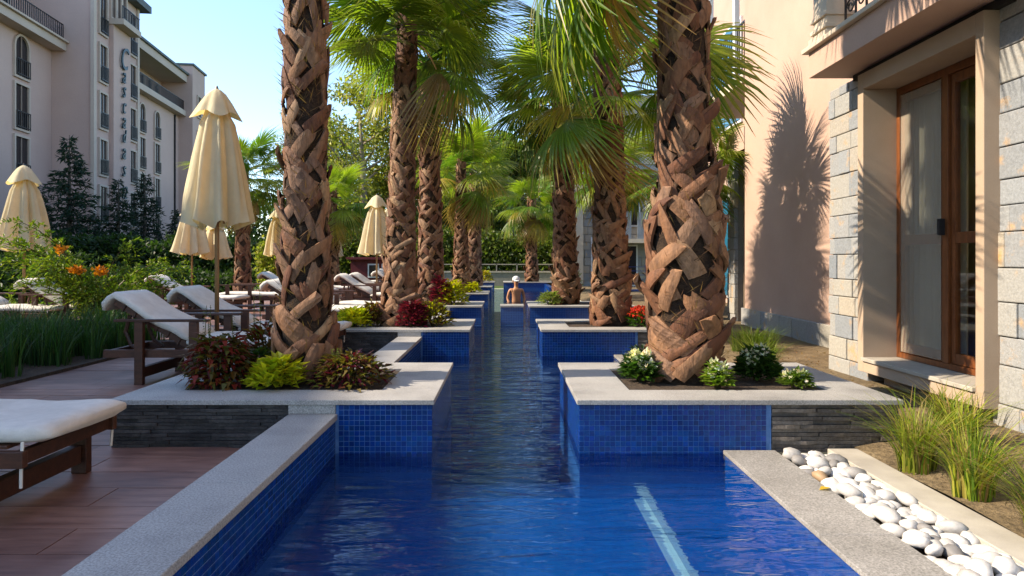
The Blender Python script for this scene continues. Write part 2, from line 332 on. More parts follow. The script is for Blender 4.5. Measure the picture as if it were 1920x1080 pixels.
for i, (a, b_) in enumerate(segs):
    wl = struct(MB().box(-1.2,-1.0,a,b_,-.96,.165).build('pool_wall', M['mosaic'] if i > 1 else M['grout']))
    if i < 2:
        ms_ = MB(); s0 = max(a, 1.0); mosaic(ms_, (-1.0,s0+.002,-.03-4*TI), (0,1,0), (0,0,1), (1,0,0), int((b_-s0)/TI), 10)
        tag(ms_.build('mosaic_tiles', M['tile'], wl, colors=True), kind='stuff')
    cp = struct(thing('pool_coping', None, None, (-1.13, a, 0)))
    n = max(1, round((b_-a)/1.25)); L = (b_-a)/n
    for k in range(n): MB().box(-1.27,-.985,a+k*L+.001,a+(k+1)*L-.001,.165,.2).build('coping_slab', M['granite'], cp, bevel=.004)
    if i < 3:
        struct(MB().box(1.286,1.56,a,b_,-.96,-.035).build('pool_wall', M['poolfloor']))
        cp = struct(thing('pool_coping', None, None, (1.43, a, 0)))
        for k in range(n): MB().box(1.274,1.578,a+k*L+.001,a+(k+1)*L-.001,-.035,-.012).build('coping_slab', M['granite_right'], cp, bevel=.003)
struct(MB().box(1.45,1.6,13.64,27,-.96,.2).build('pool_wall', M['mosaic']))
# deck
dk = struct(MB().box(-9.5,-1.2,-3.4,27.1,-.12,-.022).build('deck', M['soil']))
def planks(x0, x1, ya, yb, pitch):
    y = ya
    while y < yb-.01:
        cuts = sorted([x0]+[x for x in (x0+rnd.uniform(.5,1.2), x0+rnd.uniform(1.7,2.6)) if x < x1-.3]+[x1])
        for p, q in zip(cuts[:-1], cuts[1:]): MB().box(p+.002,q-.002,y+.003,y+pitch-.003,-.022,rnd.uniform(-.0015,.0015)).build('plank', M['deck'], dk)
        y += pitch
planks(-4.35,-1.205, 1.3, 8.8, .25)
struct(MB().box(-4.35,-1.202,8.8,27,-.02,0).build('deck_paving', M['deck']))
struct(MB().box(-9.4,-4.354,9.4,27,-.02,-.002).build('deck_paving', M['deck']))
struct(MB().box(-4.40,-4.356,-3.3,9.4,-.1,.03).build('bed_edging', M['soil']))
struct(MB().box(-9.4,-4.402,-3.3,9.396,-.1,.012).build('planting_bed', M['soil']))
# right bed
eb = MB(); nx, ny = 20, 90
for i in range(nx+1):
    for j in range(ny+1):
        x = 2.05+i*(5.5-2.05)/nx; y = -2+j*29/ny
        z = (.0 if x < 2.1 else .0+min(.1, (x-2.05)*.16))+noise.noise(Vector((x*2.3,y*2.3,0)))*.02+noise.noise(Vector((x*7,y*7,3)))*.01
        eb.v.append((x,y,z)); eb.c.append((1,1,1))
eb.f = [(i*(ny+1)+j, (i+1)*(ny+1)+j, (i+1)*(ny+1)+j+1, i*(ny+1)+j+1) for i in range(nx) for j in range(ny)]
struct(eb.build('flower_bed_soil', M['earth'], smooth=True))
def ground_z(x, y): return min(.1, max(0, (x-2.05)*.16))

# ------------------------------------------------------------------ planters
STRIPS = []
for k in range(8):
    mb = MB(); L = 1.0; H = 1.0; T = 1.0
    ys = [0,.25,.5,.75,1]; fr = [(x_, -rnd.uniform(.5,1.0), 0) for x_ in ys]
    vs = [(x_, fy, z_) for z_ in (.03,.97) for (x_, fy, _) in [(p[0], p[1]*(1 if .1 < p[0] < .9 else .8), 0) for p in fr]]+[(x_, 0, z_) for z_ in (0,1) for x_ in ys]
    fs = [(i,i+1,5+i+1,5+i) for i in range(4)]+[(10+i,10+i+1,i+1,i) for i in range(4)]+[(5+i,5+i+1,15+i+1,15+i) for i in range(4)]+[(10,0,5,15),(4,14,19,9)]
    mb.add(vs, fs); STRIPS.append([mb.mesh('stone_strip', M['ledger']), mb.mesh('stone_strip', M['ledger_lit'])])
def ledger(parent, xa, xb, yf, za, zb, lit, rows=12):
    h = (zb-za)/rows; off = wloc(parent)
    for j in range(rows):
        x = xa+.0
        while x < xb-.02:
            L = min(rnd.uniform(.14,.36), xb-x)
            if xb-x-L < .06: L = xb-x
            inst('stone_strip', rnd.choice(STRIPS)[1 if lit else 0], parent, Vector((x+.001, yf, za+j*h))-off, (0,0,0), (L-.002, rnd.uniform(.008,.034), h*.95)); x += L
def planter(side, k, label, xi=.43, near=True, xo=2.325):
    y0 = FY[k]; y1 = y0+DEP; s = side; cx = s*(xi+xo)/2
    t_ = thing('planter', label, 'planter', (cx, y0+DEP/2, 0), 0, 'tiled planters along the canal')
    def bx(a, b, *r): return (min(s*a, s*b), max(s*a, s*b), *r)
    xm = 1.56 if s > 0 else 1.0
    wall = MB().box(*bx(xi+.004, xm, y0+.01, y1-.01, -.96, TOP-.031)).build('tiled_wall', M['grout'] if k < 2 else M['mosaic'], t_)
    dwall = MB().box(*bx(xm+.001, xo-.02, y0+.028, y1-.012, -.025, TOP-.031)).build('stone_wall', M['soil'], t_)
    if k < 2:
        ms_ = MB(); nv = int((TOP-.031-WZ)/TI)+4; zb = TOP-.033-nv*TI
        x0 = min(s*xi, s*xm); nu = int((xm-xi)/TI)
        if s > 0: x0 += .0
        else: x0 = -xi-nu*TI
        mosaic(ms_, (x0, y0+.01, zb), (1,0,0), (0,0,1), (0,-1,0), nu, nv)
        if s < 0: mosaic(ms_, (-xi-.004, y0+.012, zb), (0,1,0), (0,0,1), (1,0,0), int((DEP-.02)/TI), nv)
        else: mosaic(ms_, (xi+.004, y1-.012, zb), (0,-1,0), (0,0,1), (-1,0,0), int((DEP-.02)/TI), nv)
        tag(ms_.build('mosaic_tiles', M['tile'], t_, colors=True), kind='stuff')
    if s < 0:
        MB().box(-1.272,-.998,y0-.003,y0+.05,.2015,TOP-.031).build('granite_block', M['granite'], t_)
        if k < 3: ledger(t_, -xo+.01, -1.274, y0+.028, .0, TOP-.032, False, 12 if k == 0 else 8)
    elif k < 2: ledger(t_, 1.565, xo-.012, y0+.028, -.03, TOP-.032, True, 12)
    wi, wf = .35, .30
    gm = M['granite'] if s < 0 else M['limestone'] if k == 0 else M['granite']
    gm = M['granite']
    MB().box(*bx(xi-.012, xo, y0-.014, y0+wf, TOP-.03, TOP)).build('coping_slab', gm, t_, bevel=.003)
    MB().box(*bx(xi-.012, xo, y1-wf+.001, y1+.01, TOP-.03, TOP)).build('coping_slab', gm, t_, bevel=.003)
    MB().box(*bx(xi-.012, xi+wi, y0+wf+.001, y1-wf, TOP-.03, TOP)).build('coping_slab', gm, t_, bevel=.003)
    MB().box(*bx(xo-wf, xo, y0+wf+.001, y1-wf, TOP-.03, TOP)).build('coping_slab', gm, t_, bevel=.003)
    sm = MB(); n = 10
    for i in range(n+1):
        for j in range(n+1):
            sm.v.append((cx-.95+i*1.9/n*.995, y0+.15+j*(DEP-.3)/n, TOP-.016+noise.noise(Vector((i*1.1+cx,j*1.3,y0)))*.012)); sm.c.append((1,1,1))
    sm.f = [(i*(n+1)+j, (i+1)*(n+1)+j, (i+1)*(n+1)+j+1, i*(n+1)+j+1) for i in range(n) for j in range(n)]
    sm.build('soil', M['soil'], t_, smooth=True)
    return t_
for k, lb in enumerate(['nearest planter left of the canal, dark stone end and coleus round its palm',
    'second planter left of the canal, with magenta and lime coleus', 'third planter on the left bank of the canal',
    'fourth planter on the left bank, counting from the camera', 'fifth planter on the left bank, beside the bather', 'farthest planter on the left bank near the lawn']):
    planter(-1, k, lb)
for k, lb in enumerate(['nearest planter right of the canal, white flowers round its thick palm', 'second planter right of the canal, with red flowers',
    'third planter on the right bank of the canal, small pale plants']):
    planter(1, k, lb)
planter(1, 5, 'far planter closing the right side of the canal behind the bather', xi=-.08, xo=2.2)
t_ = thing('canal_island', 'small blue tiled block with white slab standing in the canal', 'block', (.115, 12.5, 0))
MB().box(-.09,.32,12.3,12.75,-.96,TOP-.031).build('tiled_wall', M['mosaic'], t_); MB().box(-.1,.33,12.29,12.76,TOP-.03,TOP).build('coping_slab', M['granite'], t_)
# second gap low step on the right
# pebble strip
pb = struct(thing('pebble_channel', None, None, (1.73, 3, 0)))
MB().box(1.579,1.88,-2,3.998,-.2,-.10).build('channel_bed', M['soil'], pb)
struct(MB().box(1.88,2.055,-2,3.99,-.2,.0).build('border_kerb', M['limestone'], bevel=.004))
PEB = []
for k in range(7):
    bm = bmesh.new(); bmesh.ops.create_icosphere(bm, subdivisions=2, radius=.5); of = Vector((k*3.1,k*1.7,0))
    for v_ in bm.verts: v_.co *= 1+.34*noise.noise(v_.co*2.0+of); v_.co.z *= .62
    me = bpy.data.meshes.new('pebble'); bm.to_mesh(me); bm.free(); me.polygons.foreach_set('use_smooth', [True]*len(me.polygons))
    ms_ = []
    for mm in ('pebble','pebble_grey','pebble_tan'):
        q = me.copy(); q.materials.append(M[mm]); ms_.append(q)
    PEB.append(ms_)
pts = []
for tr_ in range(6000):
    r_ = rnd.uniform(.030,.058); x = rnd.uniform(1.60,1.87); y = rnd.uniform(1.55,3.95)
    if all((x-a)**2+(y-b_)**2 > ((r_+c_)*.68)**2 for a, b_, c_ in pts): pts.append((x,y,r_))
for tr_ in range(9000):
    r_ = rnd.uniform(.016,.028); x = rnd.uniform(1.595,1.872); y = rnd.uniform(1.55,3.97)
    if len(pts) < 295 and all((x-a)**2+(y-b_)**2 > ((r_+c_)*.85)**2 for a, b_, c_ in pts): pts.append((x,y,r_))
off = wloc(pb)
for x, y, r_ in pts:
    e = x < 1.635; q = rnd.random(); mi = (1 if q < .25 else 2 if q < .33 else 0) if e else (1 if q < .06 else 0)
    inst('pebble', rnd.choice(PEB)[mi], pb, Vector((x,y,-.055+.62*r_+rnd.uniform(-.01,.022)))-off, (rnd.uniform(-.25,.25),rnd.uniform(-.25,.25),rnd.uniform(0,6.3)), (r_*2.3,r_*1.75,r_*2.0))

# ------------------------------------------------------------------ building on the right
rb = thing('hotel_building', 'pink plastered hotel block on the right with stone piers, balcony and wooden door', 'building', (3.4, 6, 0))
MB().box(3.75,6.5,6.32,10.7,.0,9.5).build('wall', M['pink'], rb)                       # plastered bay
MB().box(3.75,6.5,-3,6.319,3.05,9.5).build('upper_wall', M['pink'], rb)
def stones(name, x, ya, yb, za, zb, course, parent, wmin=.2, wmax=.42, depth=.08, mat='block'):
    wl = parent; off = wloc(parent); z = za; j = 0
    while z < zb-.05:
        h = min(course*rnd.uniform(.75,1.25), zb-z)
        if zb-z-h < .08: h = zb-z
        y = ya
        while y < yb-.01:
            L = min(rnd.uniform(wmin,wmax), yb-y)
            if yb-y-L < .09: L = yb-y
            d = rnd.uniform(0,.016)
            MB().box(x-d, x+depth, y+.003, y+L-.003, z+.003, z+h-.003).build(name, M[mat], wl, bevel=.007); y += L
        z += h; j += 1
pier_b = MB().box(3.03,3.74,5.64,6.318,.02,2.66).build('stone_pier', M['mortar'], rb)
stones('stone', 3.0, 5.63, 6.32, .06, 2.66, .19, pier_b, .15, .34)
wall_b = MB().box(3.03,3.6,1.0,4.2,.02,2.66).build('stone_wall', M['mortar'], rb)
stones('stone', 3.0, 1.9, 4.19, .06, 2.66, .19, wall_b, .16, .40)
plb = MB().box(3.72,3.76,6.33,10.68,.05,.34).build('plinth', M['mortar'], rb)
stones('stone', 3.69, 6.33, 10.7, .05, .36, .3, plb, .25, .45, .05)
# portal frame
pf_ = MB().box(2.9,3.22,5.54,5.625,.195,2.62).build('portal_jamb', M['beige'], rb, bevel=.004)
MB().box(2.9,3.03,4.14,4.215,.195,2.62).build('portal_jamb', M['beige'], rb, bevel=.004)
MB().box(3.03,3.25,4.195,4.24,.195,2.62).build('portal_jamb', M['beige'], rb)
MB().box(2.9,3.22,4.2155,5.5395,2.49,2.619).build('portal_lintel', M['beige'], rb, bevel=.004)
MB().box(2.9,3.22,4.2155,5.5395,.196,.285).build('portal_base', M['beige'], rb, bevel=.004)
MB().box(2.88,3.2,4.2165,5.5385,.286,.315).build('door_sill', M['limestone'], rb, bevel=.004)
MB().box(3.05,3.2,4.3,5.5,.0,.19).build('footing', M['mortar'], rb)
MB().box(2.95,3.3,4.0,5.8,2.62,2.668).build('shadow_gap', M['gapshade'], rb)  # dark filler strip: shade between lintel and soffit put into its colour
door = thing('terrace_door', 'wooden framed glass terrace door with cream curtain in the plastered portal', 'door', (3.21, 4.9, .315))
def dbox(nm, *a, mat='doorwood', bevel=.003, par=None): return MB().box(*a).build(nm, M[mat], par or door, bevel=bevel)
dbox('door_frame', 3.17,3.23,5.49,5.538,.318,2.488); dbox('door_frame', 3.17,3.23,4.23,4.27,.318,2.488)
dbox('door_frame', 3.17,3.23,4.271,5.489,2.43,2.488); dbox('door_frame', 3.17,3.23,4.271,5.489,.318,.36)
dbox('mullion', 3.165,3.235,4.885,4.95,.361,2.429)
def leaf(ya, yb, scr):
    lf = dbox('door_leaf', 3.185,3.225,ya,ya+.042,.362,2.428); dbox('stile', 3.185,3.225,yb-.042,yb,.362,2.428, par=lf)
    for za, zb in ((.362,.44),(1.22,1.30),(2.36,2.428)): dbox('rail', 3.186,3.224,ya+.0425,yb-.0425,za,zb, par=lf)
    MB().box(3.203,3.207,ya+.038,yb-.038,.43,1.225).build('pane', M['glass'], lf); MB().box(3.203,3.207,ya+.038,yb-.038,1.295,2.37).build('pane', M['glass'], lf)
    return lf
l1 = leaf(4.275,4.878,0); l2 = leaf(4.952,5.487,1)
MB().box(3.172,3.174,4.975,5.48,.37,2.42).build('insect_screen', M['screen'], l2)
dbox('handle', 3.11,3.155,4.90,4.925,1.28,1.40, mat='iron', par=l1)
rm = MB()
for (a_) in [(3.62,3.66,3.0,6.3,.1,3.0),(3.26,3.62,3.0,3.04,.1,3.0),(3.26,3.62,5.58,5.62,.1,3.0),(3.26,3.62,3.04,5.58,.25,.29),(3.26,3.62,3.04,5.58,2.7,2.74)]: rm.box(*a_)
rm.build('room', M['beige'], rb)
cu = MB(); n = 90
for i in range(n+1):
    y = 4.93+i*.6/n; x = 3.32+.022*math.sin(i*.55)+.01*math.sin(i*.23+1)
    cu.v += [(x,y,.33),(x+.004*math.sin(i),y,2.45)]; cu.c += [(1,1,1)]*2
cu.f = [(2*i,2*i+2,2*i+3,2*i+1) for i in range(n)]
o = cu.build('curtain', M['curtain'], smooth=True); tag(o, 'cream curtain hanging behind the left leaf of the terrace door', 'curtain')
# balcony
bal = thing('balcony', 'plastered balcony slab with cream corner post and iron railing above the door', 'balcony', (2.9, 4.5, 2.67))
MB().box(2.62,3.749,-1,5.9,2.67,2.885).build('slab', M['pink'], bal, bevel=.004)
MB().box(2.575,3.7485,-1,5.95,2.886,2.925).build('slab_moulding', M['cream'], bal, bevel=.006)
po = MB().box(2.64,2.86,5.62,5.86,2.9255,3.75).build('corner_post', M['cream'], bal, bevel=.004)
for z in (3.02,3.12): MB().box(2.62,2.88,5.60,5.88,z,z+.035).build('post_band', M['cream'], po, bevel=.004)
MB().box(2.61,2.89,5.59,5.89,2.926,2.99).build('post_base', M['cream'], po, bevel=.004)
rl = MB()
for z in (3.0,3.7): rl.bar((2.74,-1,z),(2.74,5.62,z),.03,.02)
rl.build('railing_rail', M['iron'], bal)
for i in range(16):
    y = 5.5-i*.16
    MB().bar((2.74,y,2.925),(2.74,y,3.7),.014,.014).build('baluster', M['iron'], bal)
    if i < 14:
        sp = [Vector((2.74, y-.08+(.062-.002*a)*math.cos(a*.42), 3.12+(.062-.002*a)*math.sin(a*.42)+(.1 if a > 99 else 0))) for a in range(24)]
        MB().tube(sp, .007, 5).build('scroll', M['iron'], bal)
        sp = [Vector((2.74, y-.08-(.062-.002*a)*math.cos(a*.42), 3.32+(.062-.002*a)*math.sin(a*.42))) for a in range(24)]
        MB().tube(sp, .007, 5).build('scroll', M['iron'], bal)
# second bay, set back
b2 = thing('hotel_wing', 'set back wing beyond the pink bay, with blue windows and iron balconies', 'building', (5, 14, 0))
MB().box(3.9,4.6,11.16,11.2,.0,2.85).build('jamb', M['beige'], b2)
p2 = MB().box(3.78,3.9,11.2,11.5,.05,2.85).build('stone_pier', M['mortar'], b2); stones('stone', 3.75, 11.165, 11.52, .05, 2.85, .22, p2, .17, .36, .06)
MB().box(3.74,4.6,10.71,11.6,2.851,3.2).build('beam', M['pink'], b2)
MB().box(5.2,9,10.71,20,.0,9.4).build('wall', M['pink'], b2)
for z in (3.9, 7.0):
    MB().box(3.72,5.19,10.71,13.5,z,z+.14).build('balcony_slab', M['cream'], b2)
    r_ = MB()
    for zz in (z+.2, z+1.0): r_.bar((3.8,10.72,zz),(3.8,13.4,zz),.03,.03)
    for i in range(26): r_.bar((3.8,10.76+i*.105,z+.14),(3.8,10.76+i*.105,z+1.0),.014,.014)
    r_.build('railing', M['iron'], b2)
for y in (11.2, 12.6): MB().box(3.76,3.84,y,y+.1,4.04,7.0).build('post', M['white'], b2)
for (ya, yb, za, zb) in ((11.0,12.3,4.2,6.4),(12.7,14.2,4.2,6.4),(15,17,4.2,6.4),(11,13,.3,2.5),(14,17,.3,2.5)):
    fr_ = MB().box(5.15,5.199,ya-.06,yb+.06,za-.06,zb+.06).build('window', M['white'], b2); MB().box(5.13,5.149,ya,(ya+yb)/2-.03,za,zb).build('pane', M['blueglass'], fr_); MB().box(5.13,5.149,(ya+yb)/2+.03,yb,za,zb).build('pane', M['blueglass'], fr_)
# stone house beyond
b3 = thing('stone_house', 'grey stone house with slate balcony seen between the right palms', 'building', (6, 27, 0))
MB().box(2.6,12,26.5,34,-.02,7.5).build('wall', M['mortar'], b3)
for j in range(22):
    x = 2.6+(.0 if j % 2 else -.02)
    while x < 6.4:
        L = rnd.uniform(.35,.75); MB().box(x+.008,min(x+L,6.4)-.008,26.42-rnd.uniform(0,.03),26.52,j*.3+.01,j*.3+.29).build('stone', M['block'], b3); x += L
MB().box(2.62,2.98,26.2,26.415,-.02,6.5).build('pilaster', M['cream'], b3)
MB().box(4.2,6.3,25.6,26.4,1.75,1.9).build('balcony_slab', M['cream'], b3)
for x in (4.22,4.95,5.68): MB().box(x,x+.5,25.62,25.7,1.9,2.9+(.0 if x > 4.9 else .05)).build('balcony_panel', M['slate'], b3)
MB().box(4.2,6.3,25.55,26.4,4.3,4.6).build('eave', M['slate'], b3)
for (xa, za) in ((4.5,.1),(3.3,.4),(4.6,2.4),(5.4,2.4)):
    fw = MB().box(xa,xa+.6,26.36,26.41,za,za+1.6).build('window', M['white'], b3); MB().box(xa+.06,xa+.54,26.34,26.355,za+.06,za+1.54).build('pane', M['farglass'], fw)

# ------------------------------------------------------------------ long hotel on the left (local frame: x out of the facade, y along it)
TH = math.atan(.12)
hl = thing('hotel_building', 'long pink hotel with tower and vertical lettering on the left', 'building', (-29.0, 41.8, 0), TH)
def hb(nm, *a, mat='farpink', par=None): return MB().box(*a).build(nm, M[mat], par or hl, world=False)
hb('wall', -12,0,-9,2.2,-.02,14.6); hb('wall', -12,-2.0,-9,2.2,15.1,19.3); hb('roof', -12,-1.7,-9,2.2,19.3,19.5, mat='roofgreen')
hb('unseen_low_wing', -12,-.5,-35.0,-9.01,-.02,11.0); hb('wall', -12,0,-62,-35.01,-.02,14.6); hb('wall', -12,-2.0,-62,-35.01,15.1,19.0); hb('roof', -12,-1.7,-62,-35.01,19.01,19.2, mat='roofgreen')  # unseen wings towards the camera, heights and split shaped for their shade
hb('balcony_slab', -1.99,.9,-62,-35.02,14.601,15.099, mat='fartrim')
hb('balcony_slab', -1.99,.9,-9,2.19,14.601,15.099, mat='fartrim'); hb('cornice', -1.98,1.1,-9,2.18,15.1,15.22, mat='fartrim')
hb('tower', -10,2.5,2.21,9.17,-.02,22); hb('tower_band', 2.4,2.62,2.1,2.45,-.02,22, mat='fartrim'); hb('tower_band', 2.4,2.62,8.95,9.26,-.02,20, mat='fartrim')
hb('tower_panel', 2.5,2.8,4.5,7.2,-.02,17.2); hb('tower_eave', 1.5,3.2,7.3,10.0,19.9,20.4, mat='roofgreen')
hb('tower_balcony', 2.5,3.5,4.4,7.3,17.21,17.6, mat='fartrim')
hb('wall', -12,0,9.18,25.2,-.02,15.2); hb('wall', -12,-1.6,9.18,25.2,15.7,18.5); hb('balcony_slab', -1.59,.7,9.18,25.19,15.201,15.7, mat='fartrim')
hb('eave', -12,.8,9.18,25.19,18.501,19.2, mat='fartrim'); hb('roof', -12,1.0,9.18,25.19,19.201,19.4, mat='roofgreen')
hb('end_block', -10,1.3,25.2,29.0,-.02,20.2); hb('roof', -10,1.45,25.1,29.2,20.201,20.4, mat='roofgreen')
hb('downpipe', .0,.14,23.9,24.05,0,15.1, mat='iron')
def railing(x, ya, yb, z, h=1.05, step=.22):
    r_ = MB()
    for zz in (z+.08, z+h): r_.bar((x,ya,zz),(x,yb,zz),.06,.05)
    n = int((yb-ya)/step)
    for i in range(n+1): r_.bar((x,ya+i*step,z),(x,ya+i*step,z+h),.045,.045)
    return r_.build('railing', M['iron'], hl, world=False)
railing(.75, -8.9, 2.1, 15.22); railing(.55, 9.3, 25.0, 15.7, .95); railing(3.4, 4.45, 7.25, 17.6, .9)
def window(x, s, wd, za, zb, arch=False, rail=True, trim='fartrim', out=.0):
    h = wd/2
    def outline(e):
        p = [(s-h-e, za-e), (s+h+e, za-e)]
        if arch: p += [(s+(h+e)*math.cos(a), zb-h+(h+e)*math.sin(a)) for a in [PI*k/10 for k in range(11)]]
        else: p += [(s+h+e, zb+e), (s-h-e, zb+e)]
        return p
    def ring(x0, x1, p, q, nm, mat, par):      # frame between two outlines
        mb = MB(); n = len(p)
        mb.add([(x0,a,b_) for a, b_ in p]+[(x1,a,b_) for a, b_ in p]+[(x0,a,b_) for a, b_ in q]+[(x1,a,b_) for a, b_ in q],
               [f for i in range(n) for f in ((i,(i+1)%n,n+(i+1)%n,n+i),(n+i,n+(i+1)%n,3*n+(i+1)%n,3*n+i),(2*n+i,3*n+i,3*n+(i+1)%n,2*n+(i+1)%n))])
        return mb.build(nm, M[mat], par, world=False)
    fr_ = ring(x, x+.14, outline(.13), outline(.0), 'window', trim, hl)
    p = outline(.0); n = len(p)
    MB().add([(x+.02,a,b_) for a, b_ in p], [tuple(range(n))]).build('pane', M['farglass'], fr_, world=False)
    mu = MB().box(x+.021,x+.07,s-.04,s+.04,za,zb-.02); mu.box(x+.021,x+.069,s-h,s-h+.07,za,zb-(h if arch else 0)); mu.box(x+.021,x+.069,s+h-.07,s+h,za,zb-(h if arch else 0))
    mu.build('sash', M['farbrown'], fr_, world=False)
    if rail:
        r_ = MB()
        for zz in (za+.1, za+1.0): r_.bar((x+.2,s-h,zz),(x+.2,s+h,zz),.05,.05)
        for i in range(8): r_.bar((x+.2,s-h+i*wd/7,za),(x+.2,s-h+i*wd/7,za+1.0),.035,.035)
        r_.build('window_rail', M['iron'], fr_, world=False)
ZF = [(12.0,14.4),(8.9,11.5),(5.8,8.4),(2.7,5.3)]
for s in (-1.2, -6.5):
    for j, (a, b_) in enumerate(ZF): window(.0, s, 1.35, a, b_, j == 0)
for s in (12.2, 16.3, 19.6):
    for j, (a, b_) in enumerate(ZF): window(.0, s, 1.1, a, b_, j == 0)
for s in (3.5, 8.15):
    for a, b_, ar in ((16.2,19.2,True),(13.0,15.4,False),(9.9,12.2,False),(6.8,9.1,False),(3.7,6.0,False),(.6,2.9,False)): window(2.5, s, 1.0, a, b_, ar)
for s in (-7.4,-4.8,-2.2,.4): window(-2.0, s, 1.3, 15.3, 18.2, True, False)
for i in range(9): window(-1.6, 10.2+i*1.7, .8, 15.9, 18.0, True, False)
for z in (15.5,12): window(1.3, 27, .9, z, z+2, False, False)
for s in (5.0, 5.85, 6.7): window(2.5, s, .6, 17.8, 20.2, True, False)
# lettering, one letter under the other
for ch, py, size in (('C',128,2.3),('a',154,1.65),('s',181,1.65),('c',211,1.65),('a',239,1.65),('d',266,1.35),('a',297,1.65),('s',330,1.65),('12',372,1.3)):
    cu_ = bpy.data.curves.new('letter', 'FONT'); cu_.body = ch; cu_.size = size; cu_.align_x = 'CENTER'; cu_.extrude = .05; cu_.shear = .3; cu_.resolution_u = 3
    tmp = bpy.data.objects.new('letter', cu_); C.objects.link(tmp); bpy.context.view_layer.update()
    me = bpy.data.meshes.new_from_object(tmp); bpy.data.objects.remove(tmp)
    me.materials.clear(); me.materials.append(M['letter'])
    z = 1.1+(488-py)*.0372
    inst('letter', me, hl, (2.95, 5.75, z), (R(90), 0, R(90)), (.72,1,1))

# ------------------------------------------------------------------ palms
def frond_mesh(seed, n=56, Rr=.80, Lp=.75, spread=2.35, droop=.28, kind='green', fold=.0):
    q = random.Random(seed); mb = MB()
    G = {'green': ((.085,.17,.018),(.15,.245,.028)), 'lime': ((.18,.26,.022),(.30,.35,.035)), 'yellow': ((.26,.25,.035),(.42,.30,.05)), 'dead': ((.30,.18,.08),(.42,.28,.14))}[kind]
    pc = (.16,.19,.05) if kind != 'dead' else (.25,.15,.07)
    ps = [Vector((Lp*s, 0, .05*math.sin(PI*s)-.10*s*s)) for s in (0,.25,.5,.75,1)]
    mb.tube(ps, [.022,.014,.012,.011,.008], 5, pc); H = ps[-1]
    da = 2*spread/(n-1)
    for i in range(n):
        a = -spread+i*da+q.uniform(-.02,.02); L = Rr*(.70+.30*math.cos(a*.62))*q.uniform(.90,1.06)
        d = Vector((math.cos(a), math.sin(a), 0)); sd_ = Vector((-math.sin(a), math.cos(a), 0))
        tip = q.random(); t0 = q.uniform(.75,1.25)
        ca = Vector(G[0]).lerp(Vector(G[1]), q.random())
        base = H+Vector((.10*max(0,math.cos(a)),0,0))
        kink = q.uniform(.0,.5) if kind != 'dead' else q.uniform(.3,.9)
        vs = []; cs = []
        for s in (.03,.30,.52,.74,1.0):
            w0 = math.tan(da/2)*.5*L*1.5
            wd = w0*(s/.5) if s <= .42 else w0*.84*max(.03, 1-(s-.42)/.58)**.75
            zz = -droop*L*s**2.2*t0-kink*L*max(0,s-.55)**1.4*.9+fold*abs(math.sin(a/2))*L*s*-.5
            p = base+d*(L*s*(1-.12*droop*s))+Vector((0,0,zz))
            vs += [p-sd_*wd-Vector((0,0,wd*.55)), p, p+sd_*wd-Vector((0,0,wd*.55))]
            cc = ca.copy()
            if kind == 'green' and s > .7 and tip < .35: cc = cc.lerp(Vector((.36,.25,.09)), .5 if s < .9 else .95)
            if kind == 'lime' and s > .5: cc = cc.lerp(Vector((.32,.28,.07)), (s-.5)*1.1)
            if s < .1: cc = cc.lerp(Vector(pc), .6)
            cs += [tuple(cc*.92), tuple(cc*1.05), tuple(cc*.92)]
        fs = [f for k in range(4) for f in ((k*3,k*3+1,k*3+4,k*3+3),(k*3+1,k*3+2,k*3+5,k*3+4))]
        mb.add(vs, fs, cs)
    return mb.mesh('frond', M['frond'], colors=True)
FR = {'green': [frond_mesh(s, kind='green', droop=d, fold=f) for s, d, f in ((1,.2,.0),(2,.35,.3),(3,.5,.5),(4,.28,.15))],
      'lime': [frond_mesh(s, kind='lime', droop=d, fold=f) for s, d, f in ((5,.2,.0),(6,.38,.3),(7,.3,.1))],
      'yellow': [frond_mesh(8, kind='yellow', droop=.55, fold=.8)],
      'dead': [frond_mesh(9, n=30, kind='dead', droop=.8, fold=1.2, spread=1.5), frond_mesh(10, n=26, kind='dead', droop=1.0, fold=1.5, spread=1.2)],
      'hang': [frond_mesh(11, n=46, Rr=.95, Lp=.7, kind='green', droop=.55, fold=.9, spread=2.0), frond_mesh(12, n=46, Rr=.9, Lp=.8, kind='green', droop=.4, fold=.7, spread=2.1)]}
def lens(mb, p, d, up, L, wd, col, curl=.2):           # one leaf: folded diamond with a bent tip
    d = d.normalized(); s = d.cross(up)
    s = s.normalized() if s.length > 1e-4 else Vector((1,0,0)); nn = s.cross(d).normalized()
    m = p+d*L*.45+nn*L*.04; tip = p+d*L-nn*L*curl
    mb.add([p, m+s*wd/2+nn*wd*.12, tip, m-s*wd/2+nn*wd*.12], [(0,1,2,3)], col)
def rv(q): 
    while True:
        v_ = Vector((q.uniform(-1,1),q.uniform(-1,1),q.uniform(-1,1)))
        if .05 < v_.length < 1: return v_.normalized()
def jit(q, c, a=.25): k = q.uniform(1-a,1+a); return tuple(max(0,x*k*q.uniform(.9,1.1)) for x in c)
R0 = .2
